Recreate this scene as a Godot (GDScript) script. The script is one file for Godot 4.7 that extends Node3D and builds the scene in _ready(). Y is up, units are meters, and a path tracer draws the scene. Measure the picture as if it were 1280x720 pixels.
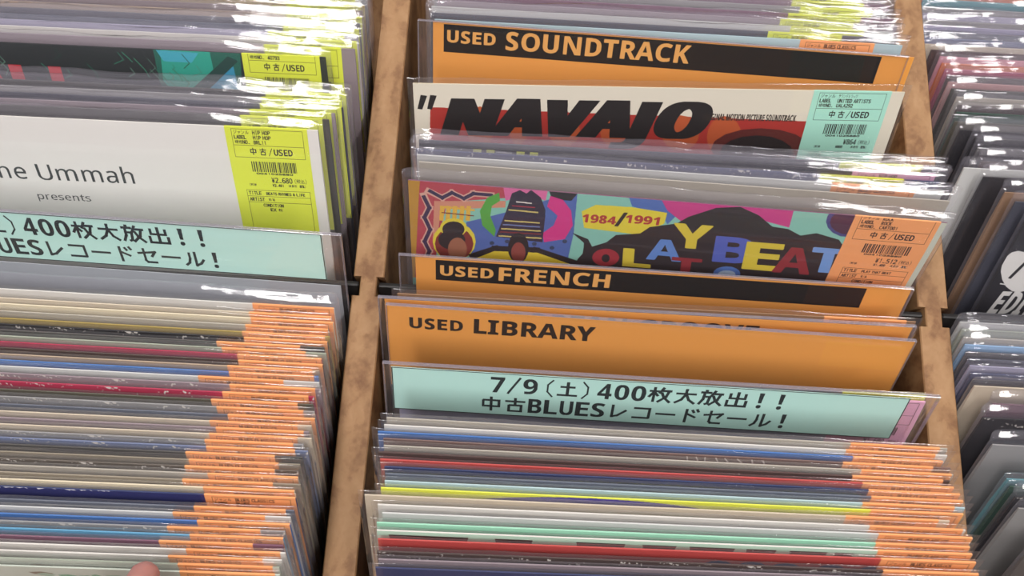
extends Node3D
# A browser bin in a record shop seen from above: three bays of bagged records parted by two boards, genre cards and price tags.
# Millimetre measures of the flat print are given sheet by sheet; everything else is in metres, y = 0 at the top of the parting boards.

const BAY := 0.345
const BOARD := 0.0196
const SIDE := 0.314
const FAT := 0.0012
const LIP := 0.00045
const NECK := 0.022
const LAMP := 2.6
const EXPOSURE := 0.63

# [set, x, top y, top z, lean, turn, colour, tag colour, tag x, print, bag, cover]
const RECORDS := [
	["LF", -0.3552, 0.0195, 0.0221, 33.0, -0.3, "white", "orange", 0.1318, 3, 7, ""],
	["LF", -0.3561, 0.0208, 0.028, 33.0, -0.27, "beige", "orange", 0.1318, 2, 1, ""],
	["LF", -0.3543, 0.0216, 0.0317, 33.0, -0.23, "cream", "orange", 0.1318, 1, 1, ""],
	["LF", -0.3567, 0.0226, 0.0364, 33.0, -0.2, "greige", "orange", 0.1318, 0, 2, ""],
	["LF", -0.3551, 0.0236, 0.041, 33.0, -0.17, "olive", "orange", 0.1291, 3, 2, ""],
	["LF", -0.3559, 0.0244, 0.0447, 33.0, -0.13, "black", "orange", 0.1318, 3, 2, "wear"],
	["LF", -0.3573, 0.0253, 0.0484, 33.0, -0.1, "dark grey", "orange", 0.1175, 0, 0, ""],
	["LF", -0.3557, 0.0261, 0.0521, 33.0, -0.07, "sage", "orange", 0.1198, 3, 1, ""],
	["LF", -0.3578, 0.0269, 0.0558, 33.0, -0.03, "crimson", "orange", 0.1318, 2, 1, ""],
	["LF", -0.3564, 0.0277, 0.0595, 33.0, 0.0, "dark brown", "orange", 0.1318, 3, 3, ""],
	["LF", -0.358, 0.0285, 0.0633, 33.0, 0.03, "tan", "orange", 0.1277, 0, 0, ""],
	["LF", -0.3581, 0.0293, 0.067, 33.0, 0.07, "blue", "orange", 0.1295, 2, 2, ""],
	["LF", -0.357, 0.0301, 0.0707, 33.0, 0.1, "pale grey", "orange", 0.1111, 2, 3, ""],
	["LF", -0.3555, 0.031, 0.0748, 33.0, 0.13, "mauve", "orange", 0.1288, 3, 0, "wear"],
	["LF", -0.3585, 0.0321, 0.0796, 33.0, 0.17, "crimson", "orange", 0.1286, 0, 2, "wear"],
	["LF", -0.3583, 0.0331, 0.0844, 33.0, 0.2, "dark olive", "orange", 0.1229, 3, 0, ""],
	["LF", -0.3569, 0.0341, 0.0886, 33.0, 0.23, "grey", "orange", 0.1256, 0, 2, "wear"],
	["LF", -0.3558, 0.035, 0.0929, 33.0, 0.27, "slate", "orange", 0.1318, 3, 2, ""],
	["LF", -0.3574, 0.0359, 0.0971, 33.0, 0.3, "beige", "orange", 0.1239, 3, 2, ""],
	["LF", -0.3583, 0.0367, 0.1008, 33.0, 0.33, "mauve", "orange", 0.1291, 0, 3, ""],
	["LF", -0.3562, 0.0375, 0.1045, 33.0, 0.37, "beige", "orange", 0.124, 2, 1, ""],
	["LF", -0.3601, 0.0384, 0.1083, 33.0, 0.4, "grey", "orange", 0.1262, 0, 3, "wear"],
	["LF", -0.357, 0.0392, 0.112, 33.0, 0.43, "slate blue", "orange", 0.1248, 0, 1, "wear"],
	["LF", -0.3595, 0.04, 0.1157, 33.0, 0.47, "dark grey", "orange", 0.1165, 2, 1, ""],
	["LF", -0.3602, 0.0409, 0.1198, 33.0, 0.5, "taupe", "orange", 0.12, 1, 3, ""],
	["LF", -0.3605, 0.0417, 0.1235, 33.0, 0.53, "dark taupe", "orange", 0.1188, 3, 3, "wear"],
	["LF", -0.3599, 0.0425, 0.1272, 33.0, 0.57, "greige", "orange", 0.1318, 0, 1, ""],
	["LF", -0.3581, 0.0433, 0.131, 33.0, 0.6, "taupe", "orange", 0.1168, 3, 3, ""],
	["LF", -0.3608, 0.0441, 0.1347, 33.0, 0.63, "cream", "orange", 0.1318, 2, 1, ""],
	["LF", -0.3594, 0.0449, 0.1385, 33.0, 0.67, "navy", "orange", 0.1318, 3, 2, "navy"],
	["LF", -0.3593, 0.0464, 0.1453, 33.0, 0.7, "slate", "orange", 0.1275, 3, 2, ""],
	["LF", -0.3606, 0.0472, 0.149, 33.0, 0.73, "pale grey", "orange", 0.1182, 3, 1, ""],
	["LF", -0.3601, 0.0481, 0.1528, 33.0, 0.77, "blue", "orange", 0.1318, 1, 0, ""],
	["LF", -0.3622, 0.0489, 0.1566, 33.0, 0.8, "grey", "orange", 0.1186, 1, 1, "wear"],
	["LF", -0.3624, 0.0497, 0.1603, 33.0, 0.83, "sky blue", "orange", 0.1318, 1, 1, ""],
	["LF", -0.362, 0.0505, 0.164, 33.0, 0.87, "plum", "orange", 0.1158, 0, 3, ""],
	["LF", -0.3602, 0.0513, 0.1678, 33.0, 0.9, "white", "orange", 0.1293, 1, 2, ""],
	["LF", -0.3614, 0.0521, 0.1715, 33.0, 0.93, "white", "orange", 0.1219, 2, 0, ""],
	["LF", -0.3621, 0.0529, 0.1753, 33.0, 0.97, "sage", "orange", 0.1285, 1, 3, "moss"],
	["LF", -0.3612, 0.0538, 0.179, 33.0, 1.0, "pale mint", "orange", 0.1295, 2, 2, "moss"],
	["MF", 0.0008, 0.0496, 0.091, 33.0, -0.1, "greige", "orange", 0.1277, 0, 1, ""],
	["MF", -0.0001, 0.0505, 0.095, 33.0, -0.05, "white", "orange", 0.1254, 0, 2, ""],
	["MF", -0.003, 0.0513, 0.0987, 33.0, 0.01, "blue", "orange", 0.1318, 0, 0, ""],
	["MF", 0.0004, 0.0521, 0.1023, 33.0, 0.06, "brown", "orange", 0.1222, 1, 3, "scrawl"],
	["MF", 0.0011, 0.0529, 0.106, 33.0, 0.11, "greige", "orange", 0.1311, 1, 2, ""],
	["MF", -0.0016, 0.0537, 0.1096, 33.0, 0.16, "dark brown", "orange", 0.1284, 2, 2, ""],
	["MF", 0.0, 0.0546, 0.1133, 33.0, 0.22, "red", "orange", 0.1318, 3, 0, ""],
	["MF", 0.0028, 0.0554, 0.117, 33.0, 0.27, "navy", "orange", 0.1318, 0, 3, ""],
	["MF", 0.0037, 0.0562, 0.1206, 33.0, 0.32, "slate", "orange", 0.1318, 3, 3, ""],
	["MF", 0.0038, 0.057, 0.1243, 33.0, 0.37, "pale blue", "orange", 0.1264, 3, 2, ""],
	["MF", 0.0022, 0.0578, 0.1279, 33.0, 0.43, "yellow", "orange", 0.1318, 0, 1, "violet"],
	["MF", -0.006, 0.0587, 0.1319, 33.0, 0.48, "beige", "orange", 0.126, 0, 2, ""],
	["MF", 0.0016, 0.0597, 0.1364, 33.0, 0.53, "white", "orange", 0.1306, 2, 3, ""],
	["MF", 0.0046, 0.0606, 0.1404, 33.0, 0.58, "pale grey", "orange", 0.1318, 1, 0, ""],
	["MF", 0.0022, 0.0617, 0.1453, 33.0, 0.64, "mint", "orange", 0.1318, 1, 2, ""],
	["MF", 0.0027, 0.0625, 0.149, 33.0, 0.69, "white", "orange", 0.1318, 1, 0, "blocks"],
	["MF", 0.0038, 0.0634, 0.1532, 33.0, 0.74, "red", "orange", 0.1318, 2, 0, "blobs"],
	["MF", 0.004, 0.0647, 0.1591, 33.0, 0.79, "dark brown", "orange", 0.1318, 2, 2, "wear"],
	["MF", 0.0053, 0.0656, 0.1628, 33.0, 0.85, "mauve", "orange", 0.1318, 1, 2, ""],
	["MF", 0.0043, 0.0665, 0.1668, 33.0, 0.9, "navy", "orange", 0.1318, 1, 2, ""],
	["LB", -0.3565, 0.0202, -0.1964, 35, 0.6, "grey", "yellow", 0.1283, 1, 5, ""],
	["LB", -0.3565, 0.022, -0.1902, 35, 0.6, "slate", "yellow", 0.1251, 1, 7, ""],
	["LB", -0.3565, 0.0236, -0.1849, 35, 0.6, "olive", "yellow", 0.1294, 1, 5, ""],
	["LB", -0.357, 0.0252, -0.1796, 35, 0.6, "brown", "yellow", 0.1213, 3, 6, ""],
	["LB", -0.3565, 0.027, -0.1736, 35, 0.6, "tan", "yellow", 0.1318, 0, 4, ""],
	["LB", -0.357, 0.0288, -0.1676, 35, 0.6, "dark slate", "yellow", 0.1264, 2, 7, ""],
	["LB", -0.3565, 0.0305, -0.1618, 35, 0.6, "slate", "yellow", 0.1318, 2, 5, ""],
	["LB", -0.3565, 0.032, -0.1567, 35, 0.6, "lavender", "yellow", 0.1228, 2, 7, ""],
	["LB", -0.356, 0.0337, -0.151, 35, 0.6, "white", "yellow", 0.1313, 2, 6, ""],
	["LB", -0.357, 0.0356, -0.1446, 35, 0.6, "mauve", "yellow", 0.1232, 0, 5, ""],
	["LB", -0.3745, 0.0381, -0.1361, 35, 0.6, "black", "yellow", 0.1281, 0, 5, "green"],
	["LB", -0.3565, 0.0473, -0.1055, 35, 0.6, "dark grey", "yellow", 0.1318, 3, 5, ""],
	["LB", -0.358, 0.0489, -0.1003, 35, 0.6, "grey", "yellow", 0.1318, 2, 5, ""],
	["LB", -0.357, 0.0504, -0.0952, 35, 0.6, "dark slate", "yellow", 0.131, 3, 4, ""],
	["LB", -0.361, 0.0519, -0.0901, 35, 0.6, "mauve", "yellow", 0.1297, 3, 6, ""],
	["LB", -0.364, 0.0534, -0.0851, 35, 0.6, "dark grey", "yellow", 0.128, 0, 4, ""],
	["LB", -0.3692, 0.056, -0.0764, 35, 0.6, "pale cream", "yellow", 0.1255, 3, 5, "plain"],
	["MB", 0.0029, 0.0103, -0.229, 36, 0, "slate", "yellow", 0.1235, 1, 5, ""],
	["MB", 0.0011, 0.0123, -0.2224, 36, 0, "mauve", "yellow", 0.1159, 1, 4, ""],
	["MB", 0.0047, 0.0142, -0.2159, 36, 0, "plum", "yellow", 0.1141, 1, 7, ""],
	["MB", 0.002, 0.0161, -0.2095, 36, 0, "grey", "yellow", 0.1215, 1, 7, ""],
	["MB", 0.0048, 0.0183, -0.2024, 36, 0, "plum", "yellow", 0.1094, 2, 5, ""],
	["MB", 0.0058, 0.0202, -0.1961, 36, 0, "mauve", "yellow", 0.1021, 1, 4, ""],
	["MB", 0.0024, 0.022, -0.19, 36, 0, "pale grey", "yellow", 0.1118, 0, 4, ""],
	["MB", 0.0024, 0.0238, -0.1838, 36, 0, "dark slate", "yellow", 0.0957, 1, 7, ""],
	["MB", 0.0057, 0.0257, -0.1778, 36, 0, "pale blue", "orange", 0.1133, 1, 5, ""],
	["MC", -0.003, 0.0413, -0.1276, 34, 2.4, "cream", "mint", 0.1237, 0, 3, "slant"],
	["MD", 0.006, 0.0563, -0.076, 27, 0.2, "dark slate", "yellow", 0.1226, 1, 6, ""],
	["MD", 0.007, 0.0575, -0.0714, 27, -0.14, "black", "pink", 0.1287, 1, 6, "squares"],
	["MD", 0.005, 0.0588, -0.0669, 27, -0.48, "navy", "yellow", 0.1102, 2, 7, "wear"],
	["MD", 0.006, 0.0602, -0.0618, 27, -0.82, "pale grey", "orange", 0.1156, 1, 4, ""],
	["MD", 0.008, 0.062, -0.0556, 27, -1.16, "greige", "", 0, 2, 7, ""],
	["MD", 0.003, 0.0663, -0.0411, 27, -1.5, "plum", "orange", 0.1284, 3, 5, "collage"],
	["ME", 0.003, 0.0261, 0.0592, 33.0, 0.4, "slate", "yellow", 0.1318, 1, 0, ""],
	["ME", 0.002, 0.0269, 0.063, 33.0, 0.4, "lavender", "pink", 0.1318, 3, 1, ""],
	["MG", -0.002, 0.0304, 0.014, 33.0, 0, "kraft", "orange", 0.1264, 0, 1, ""],
	["RB", 0.3656, -0.0265, -0.2618, 33.0, 0, "terracotta", "", 0, 1, 5, ""],
	["RB", 0.3629, -0.0228, -0.2494, 33.0, 0, "teal", "", 0, 3, 4, ""],
	["RB", 0.3609, -0.0202, -0.2406, 33.0, 0, "grey", "", 0, 0, 7, ""],
	["RB", 0.3594, -0.0181, -0.2338, 33.0, 0, "lavender", "", 0, 3, 4, ""],
	["RB", 0.3579, -0.0161, -0.227, 33.0, 0, "grey", "", 0, 0, 5, ""],
	["RB", 0.3566, -0.0143, -0.2211, 33.0, 0, "lavender", "", 0, 1, 7, ""],
	["RB", 0.3553, -0.0126, -0.2153, 33.0, 0, "slate", "", 0, 0, 4, ""],
	["RB", 0.3538, -0.0106, -0.2087, 33.0, 0, "slate blue", "", 0, 3, 4, ""],
	["RB", 0.3538, -0.0087, -0.2022, 33.0, 0, "beige", "", 0, 0, 7, ""],
	["RB", 0.3569, -0.007, -0.1966, 33.0, 0, "dark brown", "", 0, 2, 5, ""],
	["RB", 0.3618, -0.0051, -0.1903, 33.0, 0, "pink", "", 0, 2, 7, ""],
	["RB", 0.3615, -0.0032, -0.184, 33.0, 0, "terracotta", "", 0, 3, 5, ""],
	["RB", 0.3625, -0.0016, -0.1786, 33.0, 0, "rose", "", 0, 2, 5, ""],
	["RB", 0.3628, 0.0003, -0.1724, 33.0, 0, "dark brown", "", 0, 3, 5, ""],
	["RB", 0.3619, 0.0021, -0.1663, 33.0, 0, "dusty pink", "", 0, 3, 4, ""],
	["RB", 0.3627, 0.0039, -0.1603, 33.0, 0, "dark grey", "", 0, 3, 7, ""],
	["RB", 0.3643, 0.0061, -0.1529, 33.0, 0, "greige", "", 0, 2, 4, ""],
	["RB", 0.3636, 0.0083, -0.1456, 33.0, 0, "dark brown", "", 0, 1, 7, ""],
	["RB", 0.3609, 0.0103, -0.1391, 33.0, 0, "dark green", "", 0, 0, 5, ""],
	["RB", 0.3577, 0.0128, -0.1306, 33.0, 0, "dark olive", "", 0, 2, 4, ""],
	["RB", 0.3593, 0.0149, -0.1236, 33.0, 0, "black", "", 0, 1, 7, ""],
	["RB", 0.3675, 0.0168, -0.1174, 33.0, 0, "black", "", 0, 1, 7, ""],
	["RB", 0.3675, 0.0192, -0.1092, 33.0, 0, "dark grey", "", 0, 1, 7, ""],
	["RB", 0.367, 0.0211, -0.1032, 33.0, 0, "black", "", 0, 1, 4, ""],
	["RB", 0.3667, 0.0226, -0.0978, 33.0, 0, "dark brown", "", 0, 3, 7, ""],
	["RB", 0.3541, 0.0244, -0.0919, 33.0, 0, "pale grey", "", 0, 1, 5, ""],
	["RB", 0.365, 0.0264, -0.0854, 33.0, 0, "black", "", 0, 1, 7, ""],
	["RB", 0.3755, 0.0298, -0.074, 33.0, 0, "kraft", "", 0, 3, 7, ""],
	["RB", 0.3803, 0.0319, -0.0671, 33.0, 0, "dark slate", "", 0, 3, 5, ""],
	["RB", 0.3881, 0.0339, -0.0603, 33.0, 0, "black", "", 0, 2, 7, "emblem"],
	["RF", 0.3538, 0.0038, 0.0056, 33.0, 0, "pale grey", "", 0, 0, 6, ""],
	["RF", 0.3538, 0.0049, 0.0106, 33.0, 0, "sage", "", 0, 0, 6, ""],
	["RF", 0.3538, 0.0061, 0.0161, 33.0, 0, "greige", "", 0, 3, 7, ""],
	["RF", 0.3538, 0.0072, 0.021, 33.0, 0, "light blue", "", 0, 0, 7, ""],
	["RF", 0.3538, 0.0083, 0.0259, 33.0, 0, "dark grey", "", 0, 2, 6, ""],
	["RF", 0.3538, 0.0092, 0.0302, 33.0, 0, "dark slate", "", 0, 0, 4, ""],
	["RF", 0.3538, 0.0103, 0.035, 33.0, 0, "lavender", "", 0, 1, 4, ""],
	["RF", 0.3538, 0.0114, 0.0398, 33.0, 0, "navy", "", 0, 0, 6, ""],
	["RF", 0.3538, 0.0123, 0.044, 33.0, 0, "black", "", 0, 2, 4, ""],
	["RF", 0.3538, 0.0132, 0.0481, 33.0, 0, "beige", "", 0, 1, 6, ""],
	["RF", 0.3626, 0.0156, 0.0589, 33.0, 0, "wine", "", 0, 1, 7, ""],
	["RF", 0.3547, 0.0176, 0.068, 33.0, 0, "black", "", 0, 2, 7, "wear"],
	["RF", 0.357, 0.0211, 0.0842, 33.0, 0, "grey", "", 0, 1, 7, ""],
	["RF", 0.361, 0.0255, 0.1042, 33.0, 0, "teal", "", 0, 2, 4, ""],
	["RF", 0.3619, 0.0264, 0.1084, 33.0, 0, "dark green", "", 0, 2, 4, ""],
	["RF", 0.3634, 0.0278, 0.1144, 33.0, 0, "black", "", 0, 1, 7, "wear"],
	["RF", 0.3637, 0.0292, 0.1207, 33.0, 0, "mid grey", "", 0, 0, 6, ""],
	["RF", 0.3624, 0.0346, 0.1454, 33.0, 0, "dark grey", "", 0, 0, 4, ""],
]
# flat print on covers and cards, in millimetres from the upper corner of the sheet
const PRINTS := {
	"collage": [
		["p", "#82bcae", [0, 0, 314, 0, 314, 110, 0, 110]],
		["p", "#b4862f", [-4.5, -5.3, 10.3, -5.0, 7.1, 8.8, 2.0, 81.9, -10.6, 83.4]],
		["p", "#ad3f4c", [7.5, -5.9, 57.5, -5.7, 61.8, 6.7, 23.2, 14.0, 16.1, 47.4, 15.1, 80.4, 1.5, 82.0, 6.2, 8.9]],
		["p", "#c98a72", [15.1, 14.2, 57.3, 9.7, 57.5, 14.8, 19.3, 20.2, 16.1, 47.4, 13.6, 47.7]],
		["l", "#cfa293", 4.2, [11.9, 7.0, 19.9, 11.2, 25.6, 6.8, 32.7, 10.5, 38.3, 6.1, 48.6, 6.3]],
		["l", "#cfa293", 4.2, [9.0, 10.5, 12.1, 19.7, 9.0, 27.8, 12.3, 37.5, 8.6, 48.3, 11.4, 56.4, 7.5, 70.0]],
		["l", "#332447", 2.4, [12.8, 6.9, 19.9, 11.2, 25.6, 6.8, 32.7, 10.5, 38.3, 6.1, 48.6, 6.3]],
		["l", "#332447", 2.4, [9.0, 11.7, 12.1, 19.7, 9.0, 27.8, 12.3, 37.5, 8.6, 48.3, 11.4, 56.4, 7.5, 70.0]],
		["p", "#4a64a8", [34.3, 29.0, 61.4, 16.9, 98.6, -2.1, 99.8, 31.2, 98.2, 59.5, 37.4, 66.5]],
		["l", "#d9ac3c", 2.6, [19.8, 18.8, 19.3, 28.0]],
		["l", "#d9ac3c", 2.6, [23.7, 18.4, 23.1, 27.6]],
		["l", "#d9ac3c", 2.6, [27.5, 18.0, 27.0, 27.2]],
		["l", "#d9ac3c", 2.6, [31.8, 17.6, 31.4, 26.7]],
		["l", "#d9ac3c", 2.6, [35.6, 17.1, 35.3, 26.3]],
		["l", "#d9ac3c", 1.6, [19.8, 18.2, 38.5, 18.8]],
		["l", "#7a3020", 0.8, [19.8, 22.7, 38.6, 23.3]],
		["p", "#d9c93a", [40.5, 44.7, 39.6, 51.2, 36.8, 57.1, 32.4, 61.4, 27.1, 63.3, 21.8, 62.6, 17.4, 59.3, 14.5, 54.1, 13.6, 47.7, 14.7, 41.2, 17.7, 35.6, 22.0, 31.6, 27.0, 29.8, 32.1, 30.5, 36.4, 33.5, 39.4, 38.5]],
		["p", "#7d2a22", [39.1, 46.9, 38.2, 52.7, 35.7, 57.9, 31.8, 61.6, 27.1, 63.3, 22.4, 62.7, 18.5, 59.8, 15.9, 55.2, 15.0, 49.6, 16.0, 43.9, 18.7, 38.9, 22.5, 35.4, 27.0, 33.9, 31.5, 34.4, 35.4, 37.1, 38.0, 41.5]],
		["p", "#d9c93a", [34.9, 33.7, 34.3, 36.8, 32.5, 39.7, 29.8, 41.8, 26.6, 42.8, 23.3, 42.5, 20.6, 41.0, 18.8, 38.5, 18.2, 35.5, 18.9, 32.3, 20.7, 29.5, 23.4, 27.5, 26.5, 26.6, 29.7, 26.8, 32.4, 28.3, 34.2, 30.7]],
		["p", "#1e1618", [33.4, 35.2, 32.9, 37.8, 31.5, 40.2, 29.2, 41.9, 26.6, 42.8, 23.9, 42.5, 21.7, 41.3, 20.2, 39.2, 19.7, 36.7, 20.2, 34.0, 21.7, 31.7, 23.9, 30.0, 26.5, 29.2, 29.2, 29.4, 31.4, 30.6, 32.9, 32.7]],
		["p", "#1e1618", [34.0, 44.0, 33.4, 47.3, 31.6, 50.2, 28.8, 52.4, 25.6, 53.4, 22.3, 53.1, 19.5, 51.6, 17.7, 49.0, 17.1, 45.9, 17.8, 42.6, 19.6, 39.8, 22.4, 37.7, 25.6, 36.7, 28.8, 37.0, 31.5, 38.5, 33.3, 40.9]],
		["p", "#9a6248", [35.1, 52.3, 34.7, 56.5, 33.5, 60.1, 31.5, 62.7, 29.2, 63.8, 26.8, 63.2, 24.8, 61.1, 23.5, 57.7, 23.1, 53.7, 23.5, 49.6, 24.8, 46.0, 26.8, 43.5, 29.0, 42.5, 31.3, 43.0, 33.3, 45.1, 34.6, 48.3]],
		["p", "#52a03c", [53.3, 3.9, 46.4, 8.4, 42.4, 19.0, 44.1, 30.6, 51.8, 39.3, 52.5, 33.7, 48.7, 22.2, 49.4, 14.4, 54.0, 10.1]],
		["p", "#d2699c", [54.7, -4.8, 81.7, -4.0, 80.7, 7.2, 70.1, 3.4, 57.3, 9.7]],
		["p", "#1d191c", [80.7, -3.9, 100.7, -3.6, 95.7, 5.6, 84.4, 5.6]],
		["p", "#cc2d82", [83.2, 3.2, 90.9, 5.5, 96.4, 13.2, 98.6, 24.7, 94.9, 36.5, 82.5, 40.7, 80.9, 33.3, 87.1, 25.9, 88.8, 17.9, 82.0, 11.5]],
		["p", "#2a2036", [60.7, 3.7, 65.3, 0.8, 69.1, 2.9, 71.8, 0.1, 77.7, 5.0, 81.4, 14.8, 81.5, 40.8, 52.7, 39.2, 58.1, 17.3]],
		["l", "#e4dcd4", 0.9, [63.9, 9.7, 72.4, 10.0]],
		["l", "#a03040", 0.8, [61.7, 13.1, 74.5, 13.0]],
		["l", "#cdbb6c", 1.1, [60.0, 16.4, 76.7, 16.6]],
		["l", "#cdbb6c", 1.1, [57.9, 25.1, 78.1, 24.9]],
		["l", "#6a78a8", 1.1, [57.1, 28.5, 78.6, 28.2]],
		["l", "#cdbb6c", 1.1, [56.3, 32.0, 79.2, 31.5]],
		["l", "#7c2c30", 1.1, [55.6, 34.8, 79.6, 34.1]],
		["l", "#cdbb6c", 1.1, [54.8, 38.3, 80.2, 37.5]],
		["l", "#181216", 5.0, [39.3, 57.6, 53.1, 49.6, 78.1, 48.2, 101.9, 56.2]],
		["p", "#dcc632", [39.3, 60.5, 52.2, 51.8, 79.2, 50.2, 100.1, 57.8, 101.4, 70.3, 38.6, 77.6]],
		["p", "#1c1416", [73.5, 46.6, 73.3, 51.7, 72.2, 56.3, 70.3, 59.5, 67.8, 60.8, 65.3, 60.1, 63.0, 57.3, 61.3, 53.1, 60.6, 48.0, 60.8, 42.9, 62.0, 38.5, 63.9, 35.5, 66.3, 34.3, 68.8, 35.0, 71.0, 37.5, 72.7, 41.6]],
		["p", "#8c4038", [71.8, 51.0, 71.7, 54.6, 70.9, 57.7, 69.5, 59.9, 67.8, 60.8, 66.0, 60.3, 64.5, 58.4, 63.3, 55.5, 62.8, 52.0, 62.9, 48.5, 63.8, 45.4, 65.1, 43.3, 66.8, 42.4, 68.5, 42.9, 70.1, 44.7, 71.2, 47.5]],
		["p", "#2c3c5c", [52.0, 44.8, 51.9, 45.4, 51.6, 46.0, 51.1, 46.4, 50.5, 46.6, 50.0, 46.6, 49.5, 46.3, 49.1, 45.7, 49.0, 45.1, 49.1, 44.5, 49.4, 43.9, 49.8, 43.5, 50.4, 43.3, 51.0, 43.4, 51.5, 43.7, 51.8, 44.2]],
		["p", "#2c3c5c", [61.3, 42.4, 61.2, 43.0, 60.9, 43.6, 60.5, 44.0, 59.9, 44.2, 59.3, 44.1, 58.8, 43.8, 58.5, 43.3, 58.3, 42.7, 58.4, 42.0, 58.7, 41.5, 59.2, 41.1, 59.7, 40.9, 60.3, 40.9, 60.8, 41.2, 61.1, 41.7]],
		["p", "#2c3c5c", [78.2, 42.5, 78.1, 43.2, 77.8, 43.8, 77.4, 44.2, 76.8, 44.4, 76.2, 44.3, 75.7, 44.0, 75.4, 43.5, 75.2, 42.9, 75.3, 42.2, 75.6, 41.7, 76.0, 41.2, 76.6, 41.1, 77.1, 41.1, 77.7, 41.4, 78.0, 41.9]],
		["p", "#2c3c5c", [89.3, 44.8, 89.2, 45.4, 89.0, 46.0, 88.5, 46.4, 88.0, 46.6, 87.4, 46.6, 86.9, 46.2, 86.5, 45.7, 86.3, 45.1, 86.4, 44.5, 86.7, 43.9, 87.1, 43.5, 87.7, 43.3, 88.2, 43.3, 88.7, 43.7, 89.1, 44.2]],
		["p", "#2c3c5c", [96.6, 38.4, 96.6, 39.0, 96.3, 39.6, 95.9, 40.0, 95.3, 40.2, 94.7, 40.1, 94.2, 39.8, 93.8, 39.3, 93.7, 38.7, 93.7, 38.1, 94.0, 37.5, 94.4, 37.1, 95.0, 36.9, 95.6, 37.0, 96.1, 37.3, 96.4, 37.8]],
		["p", "#4a68ac", [127.8, -2.1, 147.4, -1.7, 160.6, 6.2, 154.4, 17.9, 150.3, 11.2, 131.5, 6.2]],
		["p", "#c03480", [146.4, -2.2, 183.5, -2.5, 224.4, -0.6, 225.6, 12.7, 213.5, 10.1, 182.2, 2.0, 162.4, 15.0, 152.3, 7.1]],
		["p", "#d8c832", [102.6, 13.1, 110.4, 7.2, 131.6, 6.8, 152.7, 9.0, 152.4, 17.4, 139.8, 28.1, 125.1, 27.1, 105.5, 25.9]],
		["p", "#3c3c7c", [270.5, 3.2, 271.2, 7.8, 269.8, 12.0, 266.6, 15.1, 262.0, 16.5, 256.8, 16.2, 251.7, 14.0, 247.7, 10.4, 245.2, 6.0, 244.7, 1.4, 246.2, -2.6, 249.4, -5.5, 253.9, -6.9, 259.0, -6.6, 263.9, -4.5, 267.9, -1.1]],
		["p", "#4a1c3c", [269.4, 4.0, 269.9, 7.6, 268.6, 10.9, 265.8, 13.4, 261.8, 14.6, 257.4, 14.3, 253.1, 12.7, 249.7, 9.9, 247.7, 6.4, 247.3, 2.7, 248.7, -0.5, 251.5, -2.8, 255.4, -4.0, 259.7, -3.7, 263.9, -2.1, 267.3, 0.6]],
		["p", "#1d1213", [102.4, 70.2, 104.6, 53.0, 109.9, 42.5, 120.5, 36.4, 125.4, 29.7, 139.6, 26.8, 144.4, 21.0, 159.4, 16.7, 165.4, 10.8, 180.0, 2.3, 193.5, 0.2, 205.5, 5.2, 215.7, 13.1, 225.5, 14.0, 233.9, 18.3, 242.6, 15.4, 257.2, 19.1, 283.3, 49.0, 295.2, 82.0, 103.6, 81.5]],
		["p", "#1d1213", [98.8, 30.7, 109.0, 35.0, 114.8, 46.1, 107.3, 49.8, 107.0, 38.6]],
		["p", "#9c2430", [130.2, 48.6, 129.9, 51.7, 128.5, 54.4, 126.0, 56.4, 122.8, 57.4, 119.5, 57.2, 116.5, 55.8, 114.4, 53.5, 113.4, 50.5, 113.7, 47.5, 115.2, 44.8, 117.6, 42.9, 120.7, 41.9, 124.0, 42.1, 126.9, 43.5, 129.1, 45.8]],
		["p", "#1a1010", [124.3, 50.0, 124.3, 51.4, 124.0, 52.6, 123.3, 53.5, 122.3, 53.8, 121.4, 53.7, 120.5, 53.0, 119.8, 51.9, 119.4, 50.6, 119.4, 49.2, 119.8, 48.0, 120.5, 47.2, 121.4, 46.8, 122.4, 46.9, 123.3, 47.6, 124.0, 48.7]],
		["t", "#a82c28", "1984", 103.8, 14.9, 123.7, 21.2, 0, 0, 0.3],
		["t", "#2a1814", "/", 123.3, 11.5, 129.7, 22.6, 0, 0, 0.2],
		["t", "#a82c28", "1991", 129.2, 12.8, 149.3, 19.1, 0, 0, 0.3],
		["t", "#d2be34", "L", 133.4, 40.5, 150.4, 55.7, 0, -0.1, 0.9],
		["t", "#5b84c8", "A", 147.0, 30.7, 168.0, 47.9, 0, -0.1, 0.9],
		["t", "#d2be34", "Y", 160.3, 16.6, 183.2, 35.6, 0, -0.1, 0.9],
		["t", "#4a5cb4", "B", 187.4, 24.2, 210.3, 45.2, 0, -0.1, 0.9],
		["t", "#d2be34", "E", 206.9, 26.7, 228.9, 49.5, 0, -0.1, 0.9],
		["t", "#8c2028", "A", 225.9, 28.7, 248.6, 50.1, 0, -0.1, 0.9],
		["t", "#6c98d4", "T", 246.8, 27.0, 267.6, 47.2, 0, -0.1, 0.9],
		["t", "#8c2028", "T", 163.9, 44.8, 182.0, 57.1, 0, -0.1, 0.9],
		["p", "#4a70b8", [207.1, 54.2, 207.1, 56.8, 205.8, 59.1, 203.4, 60.8, 200.3, 61.7, 197.0, 61.6, 193.9, 60.5, 191.6, 58.6, 190.4, 56.2, 190.5, 53.6, 191.8, 51.3, 194.2, 49.7, 197.2, 48.8, 200.5, 48.9, 203.5, 50.0, 205.8, 51.8]],
		["p", "#a8bcd8", [204.3, 55.3, 204.2, 56.7, 203.3, 58.0, 201.8, 59.0, 199.8, 59.5, 197.6, 59.5, 195.7, 58.9, 194.2, 57.9, 193.5, 56.5, 193.6, 55.1, 194.5, 53.8, 196.1, 52.8, 198.1, 52.3, 200.2, 52.4, 202.1, 52.9, 203.6, 54.0]],
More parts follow.
